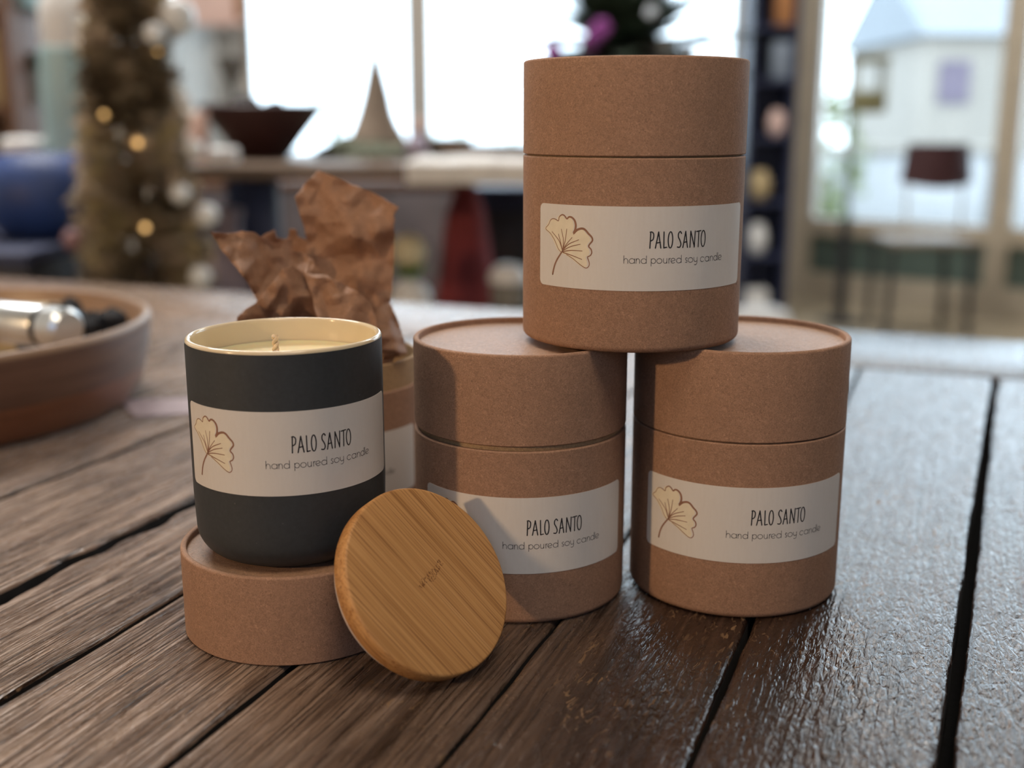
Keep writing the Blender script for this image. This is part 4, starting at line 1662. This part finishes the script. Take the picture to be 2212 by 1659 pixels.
for (px, py) in ((1285, 75), (1272, 95), (1195, 112), (1300, 60)):
    q = at(px, py, 3.66)
    c = Vector((q.x - p.x, 3.66 - 3.95, q.z - 1.052))
    bm = bmesh.new()
    for k in range(6):
        a = 2 * PI * k / 6
        ball(bm, c + Vector((.016 * math.cos(a), 0, .016 * math.sin(a))), .014, 10, 8, (1, .5, 1))
    ball(bm, c, .010, 10, 8)
    link('purple_flower', bm, M_purple, t)
for (px, py, r) in ((1440, 95, .045), (1410, 25, .035), (1490, 110, .04)):
    q = at(px, py, 3.72)
    bm = bmesh.new()
    ball(bm, Vector((q.x - p.x, -.2, q.z - 1.052)), r * .6, 14, 10, (1, .6, 1))
    link('pale_flower', bm, plain('pale_petals', (0.55, 0.60, 0.66), .7), t)

# ---------------------------------------------------------------- navy tower shelf with goods
pL, pR = at(1606, 300, 5.55), at(1709, 300, 5.55)
cx2 = (pL.x + pR.x) / 2
hw = (pR.x - pL.x) / 2
t = thing('shelf_tower', 'narrow navy shelf tower beside the beige glazed front', 'shelf', (cx2, 5.6, .001))
bm = bmesh.new()
box(bm, -hw, hw, .10, .12, 0, 2.2)
link('back_panel', bm, M_navy, t)
for s in (-1, 1):
    bm = bmesh.new()
    box(bm, min(s * hw, s * (hw - .02)), max(s * hw, s * (hw - .02)), -.12, .099, 0, 2.2)
    link('side_panel', bm, M_navy, t)
SHZ = (.03, .30, .56, .86, 1.12, 1.36, 1.75)
for z in SHZ:
    bm = bmesh.new()
    box(bm, -hw + .021, hw - .021, -.11, .099, z, z + .018)
    link('shelf_board', bm, M_navy, t)


def on_shelf(k, px, w, h, m, name, label, cat, rounded=False):
    p_ = at(px, 300, 5.5)
    x = max(cx2 - hw + .024 + w, min(cx2 + hw - .024 - w, p_.x))
    bm = bmesh.new()
    if rounded:
        lathe(bm, [(0, 0), (w * .6, 0), (w, h * .3), (w * .95, h * .65), (w * .6, h), (0, h)], 24, cap0=False, cap1=False)
    else:
        box(bm, -w, w, -.05, .05, 0, h, bev=.004)
    o = link(name, bm, m, None, loc=(x, 5.56, SHZ[k] + .020))
    tag(o, label, cat)


on_shelf(5, 1705, .042, .26, M_orange, 'orange_folder', 'burnt orange folder upright on the top of the navy tower', 'folder')
on_shelf(4, 1700, .045, .17, M_slate, 'slate_box', 'slate blue box below the orange folder on the navy tower', 'box')
on_shelf(3, 1700, .045, .12, M_pink, 'pink_jar', 'rounded pink jar on the navy tower', 'jar', True)
on_shelf(2, 1640, .060, .14, M_tan, 'tan_basket', 'rounded tan basket on the navy tower', 'basket', True)
on_shelf(1, 1650, .055, .15, M_white, 'white_crock', 'rounded white crock low on the navy tower', 'crock', True)
on_shelf(0, 1650, .060, .10, M_cloth, 'folded_towel', 'folded white towel on the lowest shelf of the navy tower', 'towel')
p = at(1640, 655, 4.9)
t = thing('floor_cushion', 'round white pouf on the floor before the navy tower', 'pouf', (at(1642, 660, 5.0).x, 5.0, .001))
bm = bmesh.new()
lathe(bm, [(0, 0), (.10, 0), (.135, .03), (.145, .08), (.12, .13), (.06, .15), (0, .152)], 36, cap0=False, cap1=False)
link('pouf_body', bm, M_cloth, t)

# ---------------------------------------------------------------- lantern stand and chair before the glazed front
p = at(1810, 670, 5.4)
lx, ly = at(1815, 670, 5.45).x, 5.45
t = thing('lantern_stand', 'slim black floor stand with an olive lantern before the glazed front', 'lamp', (lx, ly, .001))
bm = bmesh.new()
tube(bm, [(0, 0, .012), (0, 0, .50)], .026, 12)
tube(bm, [(0, 0, .49), (.0, 0, .98)], .010, 10)
link('pole', bm, M_black, t)
bm = bmesh.new()
lathe(bm, [(0, 0), (.10, 0), (.10, .012), (0, .014)], 32, cap0=False, cap1=False)
link('stand_base', bm, M_black, t)
bm = bmesh.new()
box(bm, -.02, .135, -.05, .05, .985, 1.085, bev=.004)
link('lantern_box', bm, M_olive, t)
for (x, y) in ((-.012, -.042), (.127, -.042), (-.012, .042), (.127, .042)):
    bm = bmesh.new()
    box(bm, x - .006, x + .006, y - .006, y + .006, 1.086, 1.205)
    link('corner_post', bm, M_olive, t)
bm = bmesh.new()
box(bm, -.025, .14, -.055, .055, 1.206, 1.24, bev=.004)
link('lantern_cap', bm, M_olive, t)
# chair
kx, ky = at(2026, 355, 5.1).x, 5.1
t = thing('cafe_chair', 'chair with curved maroon back and thin black legs before the glazed front', 'chair', (kx, ky, .001), 0.0)
bm = bmesh.new()
rows = []
for i in range(25):
    q = -1 + 2 * i / 24
    row = []
    for (z, hw_) in ((.685, .157), (.77, .146), (.853, .134)):
        zz = z - (.022 * (1 - q * q) if z < .7 else 0)
        y = -.07 * (1 - q * q)
        row.append((Vector((hw_ * q, y, zz)), Vector((hw_ * q, y + .016, zz))))
    rows.append([[bm.verts.new(p_[0]) for p_ in row], [bm.verts.new(p_[1]) for p_ in row]])
for A, B in zip(rows[:-1], rows[1:]):
    for s in (0, 1):
        for j in (0, 1):
            bm.faces.new((A[s][j], B[s][j], B[s][j + 1], A[s][j + 1]))
    bm.faces.new((A[0][0], B[0][0], B[1][0], A[1][0]))
    bm.faces.new((A[0][2], B[0][2], B[1][2], A[1][2]))
for A in (rows[0], rows[-1]):
    for j in (0, 1):
        bm.faces.new((A[0][j], A[0][j + 1], A[1][j + 1], A[1][j]))
link('backrest', bm, M_maroon, t)
bm = bmesh.new()
box(bm, -.19, .19, -.06, .28, .405, .432, bev=.008)
link('seat', bm, plain('pale_seat_wood', (0.24, 0.20, 0.155), .5), t)
for (x, y) in ((-.185, -.05), (.165, -.05), (-.165, .27), (.165, .27)):
    bm = bmesh.new()
    tube(bm, [(x, y, .404), (x * 1.06, y, .002)], .014, 10)
    link('leg', bm, M_black, t)
for s in (-1, 1):
    bm = bmesh.new()
    tube(bm, [(s * .120, .0, .433), (s * .125, .012, .68)], .006, 8)
    link('back_post', bm, M_frame, t)

# ---------------------------------------------------------------- street outside
bm = bmesh.new()
box(bm, -30, 40, Y_B + .3, 45, -0.30, -0.16)
o = struct('street_ground', bm, M_snow, label='pale pavement outside the windows')


def outside_box(name, x0, x1, y, d, z0, z1, m, label, cat):
    bm = bmesh.new()
    box(bm, x0, x1, y, y + d, z0, z1)
    o = link(name, bm, m, None, smooth=False)
    return tag(o, label, cat)


def px_x(px, Y):
    return at(px, 250, Y).x


t = thing('street_house', 'cream house across the street, seen through the glazed front', 'building', (px_x(2110, 17), 17, -.155))
bm = bmesh.new()
box(bm, -.75, 1.4, 0, 4, 0, 2.3)
link('house_wall', bm, M_bldg, t)
bm = bmesh.new()
v = [bm.verts.new(p_) for p_ in ((-.9, -.2, 2.301), (1.55, -.2, 2.301), (1.55, 4.2, 2.301), (-.9, 4.2, 2.301), (-.9, 2, 3.5), (1.55, 2, 3.5))]
for f in ((0, 1, 5, 4), (2, 3, 4, 5), (0, 4, 3), (1, 2, 5), (0, 3, 2, 1)):
    bm.faces.new([v[i] for i in f])
link('roof', bm, M_bldg2, t)
bm = bmesh.new()
box(bm, -.60, -.15, -.03, -.001, 1.35, 1.95)
link('notice_board', bm, M_lavsign, t)
# low wall along the street
t = thing('street_parapet', 'low white parapet outside the glazed front, below the cream house', 'parapet', (px_x(2080, 11.0), 11.0, -.155))
bm = bmesh.new()
box(bm, -1.30, 2.2, 0, .22, 0, .80, bev=.01)
link('wall_body', bm, M_whiterender, t)
bm = bmesh.new()
box(bm, -1.34, 2.24, -.04, .26, .801, .88, bev=.015)
link('coping', bm, M_bldg, t)
for x in (-1.32, .45):
    bm = bmesh.new()
    box(bm, x - .15, x + .15, -.06, -.001, 0, .80, bev=.01)
    link('pier', bm, M_whiterender, t)
# shrubs
for (px, Y, r, h, lab) in ((1800, 9.5, .30, 1.35, 'yellow green shrub outside at the edge of the glazed front'), (1060, 15, .8, 1.4, 'pale shrub outside the widest window'),
                           (715, 13, .25, 3.9, 'slender shrub outside the window behind the maroon bowl')):
    t = thing('street_shrub', lab, 'shrub', (px_x(px, Y), Y, -.159), 0, 'shrubs outside the windows')
    bm = bmesh.new()
    tube(bm, [(0, 0, 0), (0, 0, h * .5)], .03, 8)
    link('stem', bm, M_trunk, t)
    bm = bmesh.new()
    for i in range(500):
        a, e = random.uniform(0, 2 * PI), random.uniform(-1.5, 1.5)
        k = random.uniform(.6, 1.0)
        c = Vector((r * k * math.cos(a) * math.cos(e), r * k * math.sin(a) * math.cos(e), h * .6 + h * .42 * k * math.sin(e)))
        w = .06
        vs = [bm.verts.new(c + Vector((random.uniform(-w, w), random.uniform(-w, w), random.uniform(-w, w)))) for _ in range(3)]
        bm.faces.new(vs)
    o = link('foliage', bm, M_hedge, t, smooth=False)
    o['kind'] = 'stuff'
for (x0, x1, y, z1, m, lab) in ((.5, 5.5, 26, 1.3, M_bldg, 'low cream building across the street behind the topmost tube'),):
    t = thing('street_building', lab, 'building', (0, y, -.155))
    bm = bmesh.new()
    box(bm, x0, x1, 0, 5, 0, z1)
    link('wall', bm, m, t, smooth=False)
    bm = bmesh.new()
    box(bm, x0 - .2, x1 + .2, -.2, 5.2, z1 + .001, z1 + .2)
    link('flat_roof', bm, M_grey, t, smooth=False)

# ---------------------------------------------------------------- light
w = bpy.data.worlds.new('world')
sc.world = w
w.use_nodes = True
bg = w.node_tree.nodes['Background']
bg.inputs[0].default_value = (0.72, 0.85, 1.0, 1)
bg.inputs[1].default_value = 5.2


def area(name, loc, target, power, size, col, size_y=None, spread=None):
    d = bpy.data.lights.new(name, 'AREA')
    d.energy = power
    d.color = col
    d.shape = 'RECTANGLE' if size_y else 'DISK'
    d.size = size
    if size_y:
        d.size_y = size_y
    if spread:
        d.spread = spread
    o = bpy.data.objects.new(name, d)
    COL.objects.link(o)
    o.location = loc
    o.rotation_euler = (Vector(target) - Vector(loc)).to_track_quat('-Z', 'Y').to_euler()
    return o


ld = Vector((-.827, -.563, 0)).normalized()
KP = Vector((0, .45, TZ + .09)) + ld * 2.6 + Vector((0, 0, 2.6 * .30))
area('warm_lamp', KP, (0, .45, TZ + .09), 27, .12, (1.0, .65, .35))
area('rear_fill', (0.2, -2.9, 2.1), (0.1, .45, .8), 13, 2.6, (.50, .66, 1.0), 1.6)  # added cool fill from behind, no window in that wall
area('overhead_fill', (0.25, -.25, 2.5), (0.05, .45, .8), 13, .7, (1.0, .84, .66))  # warm fill added overhead to brighten planks and bamboo, no fitting
area('ceiling_fill_far', (1.5, 4.4, 3.35), (1.5, 4.4, 0), 50, 1.6, (1.0, .97, .93), 1.0)  # fill added to brighten the glazed front and floor, source unseen
area('ceiling_fill_near_tree', (-1.3, 2.7, 3.35), (-1.3, 2.7, 0), 115, 1.6, (1.0, .97, .93), 1.0)  # added fill that brightens the tree, left corner and far planks

sc.cycles.use_adaptive_sampling = True
sc.cycles.adaptive_threshold = 0.05
sc.cycles.use_light_tree = False
sc.cycles.use_denoising = True
sc.cycles.max_bounces = 5
sc.cycles.diffuse_bounces = 2
sc.cycles.transparent_max_bounces = 8
sc.cycles.sample_clamp_indirect = 6.0
sc.cycles.caustics_reflective = False
sc.cycles.caustics_refractive = False
